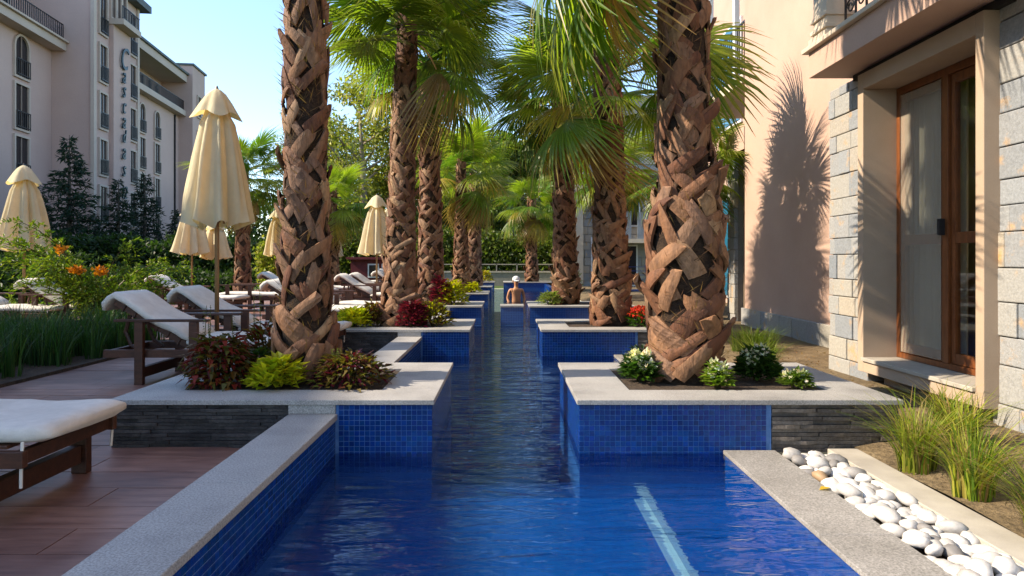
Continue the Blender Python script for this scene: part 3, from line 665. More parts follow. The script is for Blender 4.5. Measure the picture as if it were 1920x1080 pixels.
def boot_mesh(seed, lean, flare=0):
    q = random.Random(seed); L = q.uniform(.19,.33); hw = q.uniform(.026,.056); K = 7; vs = []
    ang = q.uniform(.32,1.0)*lean; tw = q.uniform(-.012,.016)
    for j in range(K):
        s = j/(K-1); pz = L*math.cos(ang)*s; pu = L*math.sin(ang)*s
        rad = R0+.010+.014*s+.008*math.sin(PI*s)+flare*s*s
        wv = hw*(1.2-.25*s)*(1 if s < .9 else .85)
        for e, up in ((-1,0),(-.5,.006),(.1,.008),(.6,.005),(1,0)):
            jz = q.uniform(-.022,.03) if j == K-1 else 0; u = pu+e*wv*math.cos(ang)+jz*math.sin(ang); z = pz-e*wv*math.sin(ang)+jz; th = u/R0
            vs.append(((rad+up+tw*e*s)*math.cos(th), (rad+up+tw*e*s)*math.sin(th), z))
    nv = len(vs)
    for j in range(K):
        s = j/(K-1)
        for e_i in (0,4):
            x, y, z = vs[j*5+e_i]; k = 1-(.013+.008*s)/math.hypot(x,y); vs.append((x*k,y*k,z))
    fs = [(j*5+i, j*5+i+1, (j+1)*5+i+1, (j+1)*5+i) for j in range(K-1) for i in range(4)]
    for j in range(K-1):
        a, b_ = nv+2*j, nv+2*(j+1); fs += [(a, j*5, (j+1)*5, b_), (j*5+4, a+1, b_+1, (j+1)*5+4)]
    fs.append((nv+2*(K-1), (K-1)*5, (K-1)*5+1, (K-1)*5+2, (K-1)*5+3, (K-1)*5+4, nv+2*(K-1)+1))
    return MB().add(vs, [tuple(reversed(f)) for f in fs]).mesh('leaf_base', M['boot'], smooth=False)
BOOT = {l: [boot_mesh(20+k+(50 if l > 0 else 0), l) for k in range(12)] for l in (-1,1)}
FLARE = {l: [boot_mesh(120+k+(50 if l > 0 else 0), l, f) for k, f in ((0,.025),(1,.045),(2,.07))] for l in (-1,1)}
def palm(x, y, z0, h, prof, label, nf=34, dz=.15, nper=6, seed=1, flare=.0, size=1.0, dead=3, skirt=4, lean=(0,0), lowest=-35):
    q = random.Random(seed); t_ = thing('palm_tree', label, 'palm tree', (x,y,z0), 0, 'palms along the canal and terrace')
    zs = [i*h/22 for i in range(23)]
    def rad(z): 
        for (za, ra), (zb, rb_) in zip(prof[:-1], prof[1:]):
            if za <= z/h <= zb: return ra+(rb_-ra)*(z/h-za)/(zb-za)
        return prof[-1][1]
    cen = lambda z: (lean[0]*(z/h)**1.6, lean[1]*(z/h)**1.6)
    mb = MB(); n = 20; vs = []
    for z in zs:
        for k in range(n):
            a = 2*PI*k/n; r_ = rad(z)*(1+.06*noise.noise(Vector((math.cos(a)*2,math.sin(a)*2,z*5+seed)))); c0 = cen(z)
            vs.append((c0[0]+r_*math.cos(a), c0[1]+r_*math.sin(a), z-.08))
    mb.add(vs, [(i*n+k, i*n+(k+1)%n, (i+1)*n+(k+1)%n, (i+1)*n+k) for i in range(22) for k in range(n)])
    mb.build('trunk', M['core'], t_, world=False, smooth=True)
    j = 0; z = .02; nb = 0; rest = MB()
    while z < h-.1:
        npj = nper
        for i in range(npj):
            th = 2*PI*(i+.5*(j % 2))/npj+q.uniform(-.22,.22); r_ = rad(z)
            l = 1 if (j % 2) else -1
            for l in ((-1,1) if q.random() > .34 else (q.choice((-1,1)),)):
                fl = q.random() < (flare*(1.6 if z < h*.35 else .7)+.05)
                me = q.choice((FLARE if fl else BOOT)[l]); c0 = cen(z); sc_ = r_/R0*q.uniform(.97,1.10)
                lo, ro, so_ = (c0[0],c0[1],z+q.uniform(-.055,.055)), (q.uniform(-.05,.05),q.uniform(-.05,.05),th), (sc_,sc_,q.uniform(.85,1.15)*min(1.1,max(.75,dz/.15)))
                if nb < 290: inst('leaf_base', me, t_, lo, ro, so_); nb += 1
                else:
                    mx = Matrix.LocRotScale(Vector(lo), Euler(ro), Vector(so_)); rest.add([mx @ v_.co for v_ in me.vertices], [tuple(p.vertices) for p in me.polygons])
        z += dz; j += 1
    if rest.v: tag(rest.build('leaf_bases', M['boot'], t_, world=False), kind='stuff')
    fb = MB()
    for i in range(int(h*330)):
        zf = q.uniform(.05,h-.05); a = q.uniform(0,2*PI); c0 = cen(zf); p = Vector((c0[0]+rad(zf)*1.02*math.cos(a), c0[1]+rad(zf)*1.02*math.sin(a), zf))
        d = Vector((math.cos(a)*.35, math.sin(a)*.35, .5))+Vector((-math.sin(a),math.cos(a),0))*q.uniform(-.9,.9); lens(fb, p, d, Vector((math.cos(a),math.sin(a),0)), q.uniform(.06,.16), .006, jit(q,(.16,.09,.045),.5), -.1)
    tag(fb.build('fibres', M['petal'], t_, world=False, colors=True), kind='stuff')
    top = Vector((*cen(h), h-.12))
    for i in range(nf):
        f = i/(nf-1); az = i*2.39996+q.uniform(-.25,.25); el = 80-(80-lowest)*f**.85+q.uniform(-8,8)
        k = 'lime' if q.random() < .68 else 'green'
        if f > .86 and q.random() < .45: k = 'yellow'
        s = size*q.uniform(.85,1.12)*(.75 if f < .12 else 1)
        inst('frond', q.choice(FR[k]), t_, top-Vector((0,0,.28*f)), (q.uniform(-.35,.35), -R(el), az), (s,s,s)).rotation_mode = 'XYZ'
    for i in range(dead):
        inst('frond', q.choice(FR['dead']), t_, top-Vector((0,0,.3)), (q.uniform(-.3,.3), R(q.uniform(35,65)), q.uniform(0,6.28)), (size*.9,)*3)
    for i in range(skirt):
        inst('frond', q.choice(FR['hang']), t_, top-Vector((0,0,.28)), (q.uniform(-.3,.3), R(q.uniform(20,50)), i*2*PI/skirt+q.uniform(-.5,.5)), (size*.95,)*3)
    return t_, top
ST = [(0,.21),(.04,.165),(.09,.143),(.2,.125),(.4,.124),(.9,.135),(1,.125)]
SW = [(0,.225),(.09,.215),(.17,.235),(.26,.205),(.37,.16),(.52,.145),(1,.14)]
S2 = [(0,.28),(.08,.20),(.2,.165),(.5,.138),(.85,.112),(1,.10)]
SR = [(0,.235),(.1,.21),(.3,.185),(.6,.16),(1,.14)]
Zp = TOP-.02
palm(-1.39,4.74,Zp,7.8,ST,'nearest palm left of the canal, woven brown trunk among coleus',24,.14,5,1,.07,dead=1,skirt=0,lean=(-.02,0),lowest=0,size=.95)
r1, tp1 = palm(1.25,4.76,Zp,4.3,SW,'nearest palm right of the canal, stout trunk with flaring leaf bases',18,.15,6,2,.14,dead=0,skirt=0,lowest=22,lean=(-.03,0),size=.95)
def add_fronds(t_, top, lst):
    for el, az, roll, s, me in lst: inst('frond', me, t_, top, (roll,-R(el),R(az)), (s,s,s))
HL = [frond_mesh(33, n=50, Rr=.95, Lp=1.35, kind='green', droop=.40, fold=.6, spread=2.0), frond_mesh(34, n=50, Rr=.9, Lp=1.3, kind='lime', droop=.4, fold=.5, spread=2.0), frond_mesh(35, n=36, Rr=.8, Lp=1.3, kind='dead', droop=.6, fold=.9, spread=1.5)]
HG = [frond_mesh(31, n=50, Rr=.95, Lp=.95, kind='green', droop=.45, fold=.7, spread=2.0), frond_mesh(32, n=48, Rr=.85, Lp=.95, kind='lime', droop=.5, fold=.6, spread=2.0)]
add_fronds(r1, tp1-Vector((0,0,.15)), [(-60,172,.2,1.0,HL[0]),(-52,160,-.2,.95,HL[1]),(-64,182,0,.9,HL[2]),(-48,190,.1,.9,HL[0])])
palm(-1.36,8.78,Zp,4.1,S2,'second palm on the left bank, crown in front of a pale tree',34,.12,7,3,.04,lean=(.12,0),lowest=-8,skirt=1,dead=1,size=.95)
r2, tp2 = palm(1.36,8.8,Zp,3.4,SR,'second palm on the right bank, with low drooping fan leaves',17,.13,7,4,.05,skirt=0,lean=(-.06,0),dead=2,lowest=-12,size=.92)
add_fronds(r2, tp2-Vector((0,0,.1)), [(-35,222,.1,1.0,HG[0]),(24,-16,1.0,1.1,HG[1]),(8,-12,1.1,1.1,HG[0]),(-12,-8,.9,1.0,HG[1]),(-38,190,0,.95,FR['yellow'][0])])
palm(-1.42,12.95,Zp,4.7,SR,'third palm on the left bank, just right of the second trunk',34,.13,6,5,.04,lean=(-.05,0),skirt=1,lowest=-16,dead=2)
palm(1.14,12.95,Zp,4.35,SR,'third palm on the right bank, behind the drooping fan leaves',36,.13,6,6,.04,lean=(-.12,0),skirt=2,lowest=-22,dead=2)
palm(-1.14,17.5,Zp,3.5,S2,'fourth palm on the left bank with a conical trunk',22,.13,6,7,skirt=1,lowest=-15)
palm(-1.0,22.0,Zp,3.6,SR,'fifth palm on the left bank, half behind the conical one',20,.15,6,8,skirt=0,lowest=-10)
palm(1.0,26.2,Zp,3.3,SR,'slim far palm right of the bather by the lawn',24,.18,5,9,skirt=2)
palm(3.22,11.6,.1,2.9,SR,'small palm close to the pink wall behind the stout trunk',22,.16,5,10,size=.75)
palm(-7.7,20.0,0,3.9,SR,'lone palm among the loungers left of the nearest trunk',26,.17,5,11,skirt=2)
palm(-5.6,22.0,0,3.3,SR,'low far palm hidden behind the nearest left trunk',24,.18,5,12,skirt=2)
palm(2.9,19.5,0,4.0,SR,'palm beyond the right bank beside the stone house',24,.18,5,13,skirt=2)

# ------------------------------------------------------------------ plants
def bush(name, label, cat, loc, rx, h, n, L, wd, cols, seed, group=None, flowers=None, droop=0, spikes=0, stemc=(.06,.05,.02)):
    q = random.Random(seed); t_ = thing(name, label, cat, loc, 0, group); mb = MB(); st = MB()
    for i in range(n):
        a = q.uniform(0,2*PI); f = q.random()**.5; z = q.random()
        rr = rx*math.sqrt(max(0,1-(z*.95)**2.2))*f*(1+.25*noise.noise(Vector((math.cos(a)*1.5,math.sin(a)*1.5,z*3+seed))))
        p = Vector((rr*math.cos(a), rr*math.sin(a), .03+z*h*(.75+.25*q.random())))
        d = Vector((math.cos(a)*.9, math.sin(a)*.9, .55-droop))+rv(q)*.6
        lens(mb, p, d, Vector((0,0,1)), L*q.uniform(.6,1.25), wd*q.uniform(.7,1.2), jit(q, q.choice(cols)), .15+droop*.5)
    for i in range(9):
        a = q.uniform(0,2*PI); st.tube([(0,0,-.06),(rx*.3*math.cos(a),rx*.3*math.sin(a),h*.45),(rx*.6*math.cos(a),rx*.6*math.sin(a),h*.8)], [.008,.006,.003], 4, stemc)
    for i in range(spikes):
        a = q.uniform(0,2*PI); b0 = Vector((rx*.5*math.cos(a), rx*.4*math.sin(a), h*.8)); hh = q.uniform(.5,.95)*h
        st.tube([b0, b0+Vector((q.uniform(-.03,.03),0,hh))], [.003,.0015], 4, (.1,.11,.03))
        for k in range(14):
            for e in range(3): lens(mb, b0+Vector((0,0,hh*k/14)), rv(q)*Vector((1,1,.3)), Vector((0,0,1)), .014, .01, jit(q,(.16,.19,.05)))
    mb.build('foliage', M['leaf'], t_, world=False, colors=True); st.build('stems', M['leaf'], t_, world=False, colors=True)
    if flowers:
        fm = MB(); nfl, fc, fs_, npet = flowers
        for i in range(nfl):
            a = q.uniform(0,2*PI); z = q.uniform(.45,1.05); rr = rx*q.uniform(.75,1.05)*math.sqrt(max(.05,1-(min(z,1)*.9)**2)); c0 = Vector((rr*math.cos(a), rr*math.sin(a), z*h+.035))
            for k in range(npet): lens(fm, c0+rv(q)*fs_*.5, rv(q)+Vector((0,0,.6)), rv(q), fs_, fs_*.7, jit(q, q.choice(fc), .15))
        tag(fm.build('flowers', M['petal'], t_, world=False, colors=True), kind='stuff')
    return t_
lime = [(.46,.43,.015),(.56,.50,.02),(.34,.36,.015)]; red = [(.16,.02,.018),(.24,.03,.02),(.08,.07,.012),(.12,.10,.02),(.20,.10,.02)]
rusty = [(.13,.09,.02),(.18,.13,.025),(.10,.10,.02),(.10,.03,.025)]; mag = [(.12,.008,.03),(.18,.012,.045),(.07,.008,.02)]
grn = [(.045,.10,.015),(.07,.14,.02),(.03,.07,.012)]
def at(px, py, z): 
    D = (1.1-z)*1280/(py-488); return ((px-948)/1280*D, D, z)
zs_ = TOP-.02
bush('coleus_plant','red and green coleus at the left end of the nearest left planter','plant',(-1.88,4.50,zs_),.22,.34,900,.075,.035,red,1,droop=.35,spikes=4)
bush('coleus_plant','lime yellow coleus in front of the nearest left palm','plant',(-1.48,4.42,zs_),.155,.17,420,.08,.05,lime,2)
bush('coleus_plant','rusty and magenta coleus at the canal end of the nearest left planter','plant',(-1.03,4.52,zs_),.25,.19,900,.07,.028,rusty+mag[:1],3,spikes=2,droop=.2)
bush('coleus_plant','dark red coleus behind the left end of the nearest left planter','plant',(-1.72,4.95,zs_),.2,.36,550,.07,.035,red,4,spikes=3)
bush('coleus_plant','small leafy tuft just left of the nearest left trunk','plant',(-1.70,4.72,zs_),.12,.2,250,.06,.035,grn+red[2:4],41)
bush('coleus_plant','lime coleus at the left end of the second left planter','plant',(-1.88,8.45,zs_),.20,.20,420,.09,.05,lime,5)
bush('coleus_plant','bronze coleus between the lime one and the second left trunk','plant',(-1.68,8.6,zs_),.16,.26,350,.08,.04,rusty,6)
bush('coleus_plant','deep magenta coleus right of the second left trunk','plant',(-1.16,8.45,zs_),.20,.30,520,.08,.045,mag,7)
bush('coleus_plant','rusty coleus at the canal end of the second left planter','plant',(-.90,8.55,zs_),.2,.3,520,.08,.035,rusty+lime[:1],8)
bush('coleus_plant','lime coleus at the canal end of the third left planter','plant',(-.98,12.7,zs_),.26,.42,480,.11,.06,lime,9)
bush('coleus_plant','dark red flower clump in the third left planter','plant',(-1.2,12.6,zs_),.2,.5,260,.11,.06,mag,10)
bush('coleus_plant','yellow flower clump in the farthest left planter','plant',(-.85,26.0,zs_),.35,.4,300,.14,.09,[(.4,.3,.02),(.3,.28,.03)],11)
bush('coleus_plant','yellow tuft in the fourth left planter','plant',(-.85,17.3,zs_),.2,.25,220,.1,.06,lime,12)
wf = [(.72,.68,.5),(.75,.72,.62),(.65,.62,.35)]
bush('flowering_plant','white flowering bush at the canal end of the nearest right planter','plant',(.92,4.66,zs_),.11,.16,420,.07,.04,grn,13,flowers=(40,wf,.036,7))
bush('flowering_plant','small white flowering plant in front of the stout trunk','plant',(1.36,4.38,zs_),.07,.13,260,.06,.038,[(.12,.19,.02),(.18,.25,.03)],14,flowers=(20,wf,.036,7))
bush('flowering_plant','dark leaved white flowering bush right of the stout trunk','plant',(1.74,4.72,zs_),.13,.19,700,.07,.038,[(.025,.06,.012),(.045,.09,.014)],15,flowers=(30,wf,.034,7))
bush('flowering_plant','lowest white flowering tuft at the right of the nearest right planter','plant',(1.86,4.38,zs_),.08,.08,220,.06,.035,[(.1,.16,.02),(.14,.2,.03)],16,flowers=(14,wf,.032,7))
bush('flowering_plant','dark bush with white blooms behind the canal end of the nearest right planter','plant',(.98,4.9,zs_),.12,.17,380,.07,.035,grn,17,flowers=(24,wf,.034,7))
bush('flowering_plant','red flowering plant beside the second right trunk','plant',(1.72,8.5,zs_),.2,.2,300,.08,.04,grn,18,flowers=(60,[(.55,.03,.015),(.6,.06,.02)],.045,6))
bush('flowering_plant','pale green plant at the canal end of the third right planter','plant',(.82,12.6,zs_),.22,.22,260,.09,.06,[(.2,.26,.06),(.3,.32,.12)],19)
bush('shrub','pale feathery shrub between the slim far palm and the third right palm','shrub',(2.1,23,.0),.5,1.1,900,.12,.04,[(.22,.24,.09),(.3,.3,.14)],20)
def blades(mb, q, n, c, rad, h, lean, cols, wd=.006, segs_=4):
    for i in range(n):
        a = q.uniform(0,2*PI); b0 = Vector((c[0]+rad*q.random()*math.cos(a), c[1]+rad*q.random()*math.sin(a), c[2])); a += q.uniform(-.8,.8)
        H = h*q.uniform(.55,1.1); ln = lean*q.random()*H; d = Vector((math.cos(a), math.sin(a), 0)); s = Vector((-d.y, d.x, 0))
        col = jit(q, q.choice(cols)); vs = []
        for k in range(segs_+1):
            f = k/segs_; p = b0+d*ln*f**2+Vector((0,0,H*(f-.25*lean*f**3*q.uniform(.6,1.2)))); wk = wd*(1-f**1.5)+.0006
            vs += [p-s*wk, p+s*wk]
        mb.add(vs, [(2*k,2*k+1,2*k+3,2*k+2) for k in range(segs_)], col)
ylg = [(.20,.25,.022),(.28,.32,.03),(.12,.20,.018),(.33,.31,.06),(.28,.20,.08)]
for i, (lb, x, y, r_, h, n) in enumerate([('yellow green grass tuft against the dark stone end of the right planter',2.14,3.55,.10,.44,360),
    ('middle yellow green grass tuft along the pebble strip',2.15,3.14,.09,.42,300),('grass tuft at the right edge of the picture beside the kerb',2.14,2.66,.10,.40,320),
    ('low green grass tuft by the wall behind the nearest right planter',2.45,6.6,.16,.34,300),('thin grass tuft under the door sill',2.66,4.15,.06,.3,120),
    ('grass tuft between the planter corner and the portal',2.52,3.78,.08,.36,220),('long green grass tuft along the wall behind the stout trunk',2.75,7.6,.25,.34,420)]):
    t_ = thing('grass_clump', lb, 'grass', (x,y,ground_z(x,y)-.01), 0, 'grass tufts in the right bed'); mb = MB(); q = random.Random(60+i)
    blades(mb, q, n, (0,0,0), r_, h, 1.05, ylg if i not in (3,6) else [(.10,.15,.02),(.16,.2,.03)], .0042); mb.build('blades', M['leaf'], t_, world=False, colors=True)
mb = MB(); q = random.Random(77)
for i in range(230):
    x = -q.uniform(4.55,7.2); y = q.uniform(4.2,9.3)
    blades(mb, q, 46, (x,y,.0), .14, q.uniform(.45,.66), .6, [(.018,.05,.014),(.03,.075,.02),(.04,.09,.022),(.06,.10,.03)], .006, 3)
tag(mb.build('ornamental_grass', M['leaf'], colors=True), 'dense dark green ornamental grass filling the bed left of the deck', 'grass', kind='stuff')
mb = MB(); q = random.Random(78)
for i in range(520):
    x = q.uniform(2.35,3.4); y = q.uniform(1.6,10.5)
    if y < 8: lens(mb, Vector((x,y,ground_z(x,y)+.012)), rv(q)*Vector((1,1,.15)), Vector((0,0,1)), q.uniform(.02,.06), .015, jit(q,(.22,.13,.05),.4))
tag(mb.build('leaf_litter', M['petal'], colors=True), 'dry brown leaves scattered on the soil by the wall', 'litter', kind='stuff')
mb = MB()
for i, (x, y) in enumerate(((1.56,3.28),(1.53,2.6))): pass
t_ = thing('fallen_leaf','yellow leaf lying on the right coping beside the pebbles','leaf',(1.545,3.30,-.010)); lf = MB(); lens(lf, Vector((-.03,0,.0)), Vector((1,.3,.08)), Vector((0,0,1)), .07,.04,(.55,.36,.04),.0); lf.build('blade', M['petal'], t_, world=False, colors=True)

# flowering shrub behind the grass: arching sprays
def spray_shrub(label, loc, n, R_, H, seed, flowers):
    q = random.Random(seed); t_ = thing('flowering_shrub', label, 'shrub', loc); st = MB(); lf = MB(); fl = MB()
    for i in range(n):
        a = q.uniform(0,2*PI); el = q.uniform(.35,1.0); L = q.uniform(.6,1.0); pts = []
        for k in range(9):
            f = k/8; pts.append(Vector((R_*L*f*math.cos(a)*(.4+.6*f), R_*L*f*math.sin(a)*(.4+.6*f), H*el*(1.55*f-.6*f*f)*L)))
        st.tube(pts, [.014*(1-k/9)+.002 for k in range(9)], 4, (.12,.06,.03))
        for k in range(2,9):
            for e in range(5):
                b0 = pts[k]+rv(q)*.04; d = (pts[k]-pts[k-1]).normalized()+rv(q)*.9; d.normalize()
                for f in range(9): lens(lf, b0+d*.030*f+Vector((0,0,-.0025*f*f)), rv(q)*.7+d, Vector((0,0,1)), .08, .03, jit(q, q.choice([(.14,.20,.02),(.20,.26,.03),(.08,.14,.018),(.24,.27,.03)]),.3))
    for c0, m_ in flowers:
        for k in range(m_): lens(fl, Vector(c0)+rv(q)*q.uniform(0,.13)*Vector((1,.6,.5)), rv(q)+Vector((0,0,.5)), rv(q), .06, .045, jit(q,(.62,.22,.012),.25))
    st.build('stems', M['leaf'], t_, world=False, colors=True); lf.build('foliage', M['leaf'], t_, world=False, colors=True); tag(fl.build('flowers', M['petal'], t_, world=False, colors=True), kind='stuff')
spray_shrub('arching yellow green shrub with orange flowers behind the left grass', (-6.35,10.6,0), 26, 1.25, 1.9, 5,
    [((.25,-.9,.95),110),((.6,-.9,.93),90),((-.1,-.7,1.25),40)])
spray_shrub('lower arching green shrub in the shade left of the orange flowered one', (-7.9,11.8,0), 10, .8, .6, 6, [])

# ------------------------------------------------------------------ trees
def np_leaves(name, pos, dirs, sizes, cols, mat, wr=.45, q=None):
    """many folded leaves at once (arrays): one quad each"""
    n = len(pos); pos = np.array(pos, dtype=np.float32); d = np.array(dirs, dtype=np.float32); d /= np.linalg.norm(d, axis=1, keepdims=True)+1e-6
    up = np.random.default_rng(n).normal(size=(n,3)).astype(np.float32); s = np.cross(d, up); s /= np.linalg.norm(s, axis=1, keepdims=True)+1e-6
    nn = np.cross(s, d); L = np.array(sizes, dtype=np.float32)[:,None]
    m_ = pos+d*L*.45+nn*L*.05
    V = np.stack([pos, m_+s*L*wr/2+nn*L*.08, pos+d*L-nn*L*.1, m_-s*L*wr/2+nn*L*.08], 1).reshape(-1,3)
    me = bpy.data.meshes.new(name); me.vertices.add(4*n); me.vertices.foreach_set('co', V.ravel())
    me.loops.add(4*n); me.loops.foreach_set('vertex_index', np.arange(4*n, dtype=np.int32)); me.polygons.add(n)
    me.polygons.foreach_set('loop_start', np.arange(0,4*n,4, dtype=np.int32)); me.polygons.foreach_set('loop_total', np.full(n,4, dtype=np.int32))
    a = me.color_attributes.new('Col', 'FLOAT_COLOR', 'POINT'); cc = np.ones((n,4,4), dtype=np.float32); cc[:,:,:3] = np.array(cols, dtype=np.float32)[:,None,:]
    a.data.foreach_set('color', cc.ravel()); me.materials.append(mat); me.update(calc_edges=True); me.validate(); return me
def tree_meshes(seed, H, spread, trunk_h, n_leaf, cols, lsize, bark, dense=1.0, rt=.22):
    q = random.Random(seed); g_ = np.random.default_rng(seed); tb = MB(); tips = []
    top = Vector((q.uniform(-.4,.4), q.uniform(-.4,.4), H*.8))
    tb.tube([(0,0,-.1),(0,0,trunk_h*.5),Vector((0,0,trunk_h)).lerp(top,.1),Vector((0,0,trunk_h)).lerp(top,.5),top], [rt*1.25,rt,rt*.85,rt*.5,.03], 8)
    for i in range(15):
        f = q.uniform(.0,.92); b0 = Vector((0,0,trunk_h)).lerp(top, f); a = i*2.4+q.uniform(-.4,.4); L = spread*(1.1-.55*f)*q.uniform(.7,1.15)
        e = b0+Vector((math.cos(a)*L, math.sin(a)*L, L*q.uniform(.25,.8))); mid = b0.lerp(e,.5)+Vector((0,0,.12*L))
        tb.tube([b0,mid,e], [rt*.38*(1-.5*f),rt*.2,.02], 5); tips += [(mid,L*.3),(e,L*.34),(b0.lerp(e,.78)+Vector((0,0,.1*L)),L*.34)]
        for k in range(3):
            b1 = b0.lerp(e, q.uniform(.35,.9)); e2 = b1+rv(q)*L*.45+Vector((0,0,.12*L)); tb.tube([b1,e2],[rt*.12,.012],4); tips.append((e2,L*.28))
    tips.append((top,spread*.35))
    pos = []; dirs = []; cs = []; C_ = np.array(cols)
    per = max(1, int(n_leaf/len(tips)))
    for c0, r_ in tips:
        r_ = max(.35, r_)*dense; v_ = g_.normal(size=(per,3)); v_ /= np.linalg.norm(v_,axis=1,keepdims=True); rr = r_*g_.random((per,1))**.45
        pos.append(np.array(c0)+v_*rr*np.array([1,1,.75])); dirs.append(v_*.6+g_.normal(size=(per,3))*.5+np.array([0,0,-.3]))
        k = g_.integers(0,len(C_),per); cs.append(C_[k]*g_.uniform(.7,1.3,(per,1))*q.uniform(.8,1.2))
    pos = np.concatenate(pos); dirs = np.concatenate(dirs); cs = np.concatenate(cs)
    return tb.mesh('trunk', bark, smooth=True), np_leaves('crown', pos, dirs, g_.uniform(.6,1.25,len(pos))*lsize, cs, M['leaf'])
yg = [(.25,.26,.04),(.33,.31,.06),(.17,.20,.03)]; mg = [(.10,.15,.025),(.15,.19,.03),(.07,.11,.02)]; dg = [(.025,.05,.013),(.035,.065,.016)]
TV = {'wisp': tree_meshes(1,12,3.6,3.0,9000,yg,.24,M['palebark'],.85), 'mid': tree_meshes(2,9,3.4,1.6,14000,yg[:2]+mg[:1],.26,M['bark'],1.2),
      'dark': tree_meshes(3,8,3.2,1.0,14000,mg+dg[1:],.26,M['bark'],1.25), 'pale': tree_meshes(4,10,3.2,3.2,12000,mg+yg[:1],.25,M['palebark'],1.1,.3)}
def tree(kind, label, x, y, s, rz, sz=1):
    t_ = thing('broadleaf_tree', label, 'tree', (x,y,-.03), rz, 'trees beyond the lawn'); 
    inst('trunk', TV[kind][0], t_, scale=(s,s,s*sz)); inst('crown', TV[kind][1], t_, scale=(s,s,s*sz))
tree('wisp','tall wispy yellow green tree with sky showing through, left of centre',-7.6,37,1.1,.4)
tree('wisp','second wispy tree behind the closed pale umbrella',-11,44,1.0,2.1)
tree('mid','yellow green tree behind the second left palm',-5.0,40,1.0,1)
tree('pale','tree with pale trunk standing behind the lawn at the end of the canal',.3,38,.95,.2)
tree('mid','yellow green tree right of the pale trunked one',3.6,42,1.05,2.6)
tree('dark','dark green tree between the far left palms',-2.6,36,.75,3.3)
tree('dark','dark tree behind the slim far palm',2.6,36,.7,.9)
tree('dark','dark tree behind the maroon hut',-10.2,40,.85,2.2)
tree('wisp','airy tree rising behind the third right palm',6.5,48,1.15,4.1)
tree('mid','rounded tree far behind the lone palm',-15.5,52,.62,4.4)
tree('dark','bushy tree at the foot of the left hotel behind the dark hedge',-19.5,46,.5,.9)
tree('mid','green tree filling the gap behind the fourth left palm',-1.5,46,1.2,5.0)
def conifer_meshes(seed, H, Rr):
    q = random.Random(seed); g_ = np.random.default_rng(seed); tb = MB(); tb.tube([(0,0,-.1),(0,0,H*.5),(0,0,H)], [.16,.09,.01], 6); pos = []; dirs = []
    z = .3
    while z < H-.05:
        f = z/H; L0 = Rr*(1-f)**.85+.08; nb = max(4, int(9*(1-f)+4))
        for i in range(nb):
            a = q.uniform(0,2*PI); L = L0*q.uniform(.7,1.15); e = Vector((math.cos(a)*L, math.sin(a)*L, z-.12*L+.1*L*q.random())); b0 = Vector((0,0,z)); tb.tube([b0,e],[.02,.004],3)
            n = int(22*L)+6; tt = g_.random(n)**.8
            p = np.array(b0)+(np.array(e)-np.array(b0))*tt[:,None]+g_.normal(size=(n,3))*np.array([.07,.07,.035])*(1.2-.8*tt[:,None])*L; p[:,2] += .05*L*np.sin(tt*3.1)
            pos.append(p); dirs.append(np.array([math.cos(a),math.sin(a),-.25])+g_.normal(size=(n,3))*.55)
        z += .30*(1-.5*f)
    pos = np.concatenate(pos); n = len(pos); cs = np.array([(.018,.038,.024)])*g_.uniform(.6,1.5,(n,1))
    return tb.mesh('trunk', M['bark']), np_leaves('crown', pos, np.concatenate(dirs), g_.uniform(.16,.34,n), cs, M['leaf'], .22)
CV = [conifer_meshes(21,6.4,1.9), conifer_meshes(22,5.6,1.6)]
for i, (px, ptop, D, lb) in enumerate([(130,252,35,'tallest dark conifer in front of the left hotel tower'),(222,335,40,'dark conifer under the lettering of the left hotel'),
    (272,322,44,'slim dark conifer right of the lettering'),(328,392,46,'short conifer at the far end of the left hotel'),(72,345,33,'dark conifer just behind the leftmost umbrella'),(178,398,37,'low conifer between the two larger ones')]):
    hgt = 1.1+(488-ptop)/1280*D; k = i % 2; s = hgt/(6.4,5.6)[k]
    t_ = thing('conifer', lb, 'conifer', ((px-948)/1280*D, D, -.03), i*1.3, 'conifers before the left hotel'); inst('trunk', CV[k][0], t_, scale=(s,)*3); inst('crown', CV[k][1], t_, scale=(s,)*3)
def hedge(label, x0, x1, y, h, dpt, n, cols, seed, sz=.2):
    g_ = np.random.default_rng(seed); p = np.stack([g_.uniform(x0,x1,n), y+g_.normal(size=n)*dpt*.35, g_.random(n)**.8*h], 1)
    wob = np.array([noise.noise(Vector((a*.5,seed,0)))+.6*noise.noise(Vector((a*1.7,seed,4))) for a in p[:,0]]); p[:,2] *= 1+.35*wob
    c_ = np.array(cols)[g_.integers(0,len(cols),n)]*g_.uniform(.6,1.4,(n,1))
    o = inst('hedge', np_leaves('hedge', p, g_.normal(size=(n,3))+np.array([0,-.3,.4]), g_.uniform(.6,1.3,n)*sz, c_, M['leaf'], .5))
    tag(o, label, 'hedge', kind='stuff')
hedge('dark clipped hedge running below the left hotel', -30,-8.5,30,2.0,1.6,26000,dg,1,.22)
hedge('shaded hedge mass behind the lawn at the end of the canal', -9,6,33,2.4,1.6,26000,mg+yg[2:],2,.2)
hedge('leafy mass of shrubs behind the left loungers', -17,-8.3,22,.8,1.5,9000,dg,3,.14)
hedge('bright leafy shrubs beside the lone palm', -9.8,-7.6,27,1.7,.8,4000,yg,4,.16)
hedge('dark undergrowth behind the left grass bed', -14,-8.7,13.8,1.2,1.4,13000,dg,5,.11)
hedge('far belt of trees closing the view', -70,60,75,7.5,6,42000,mg+dg,6,.6)
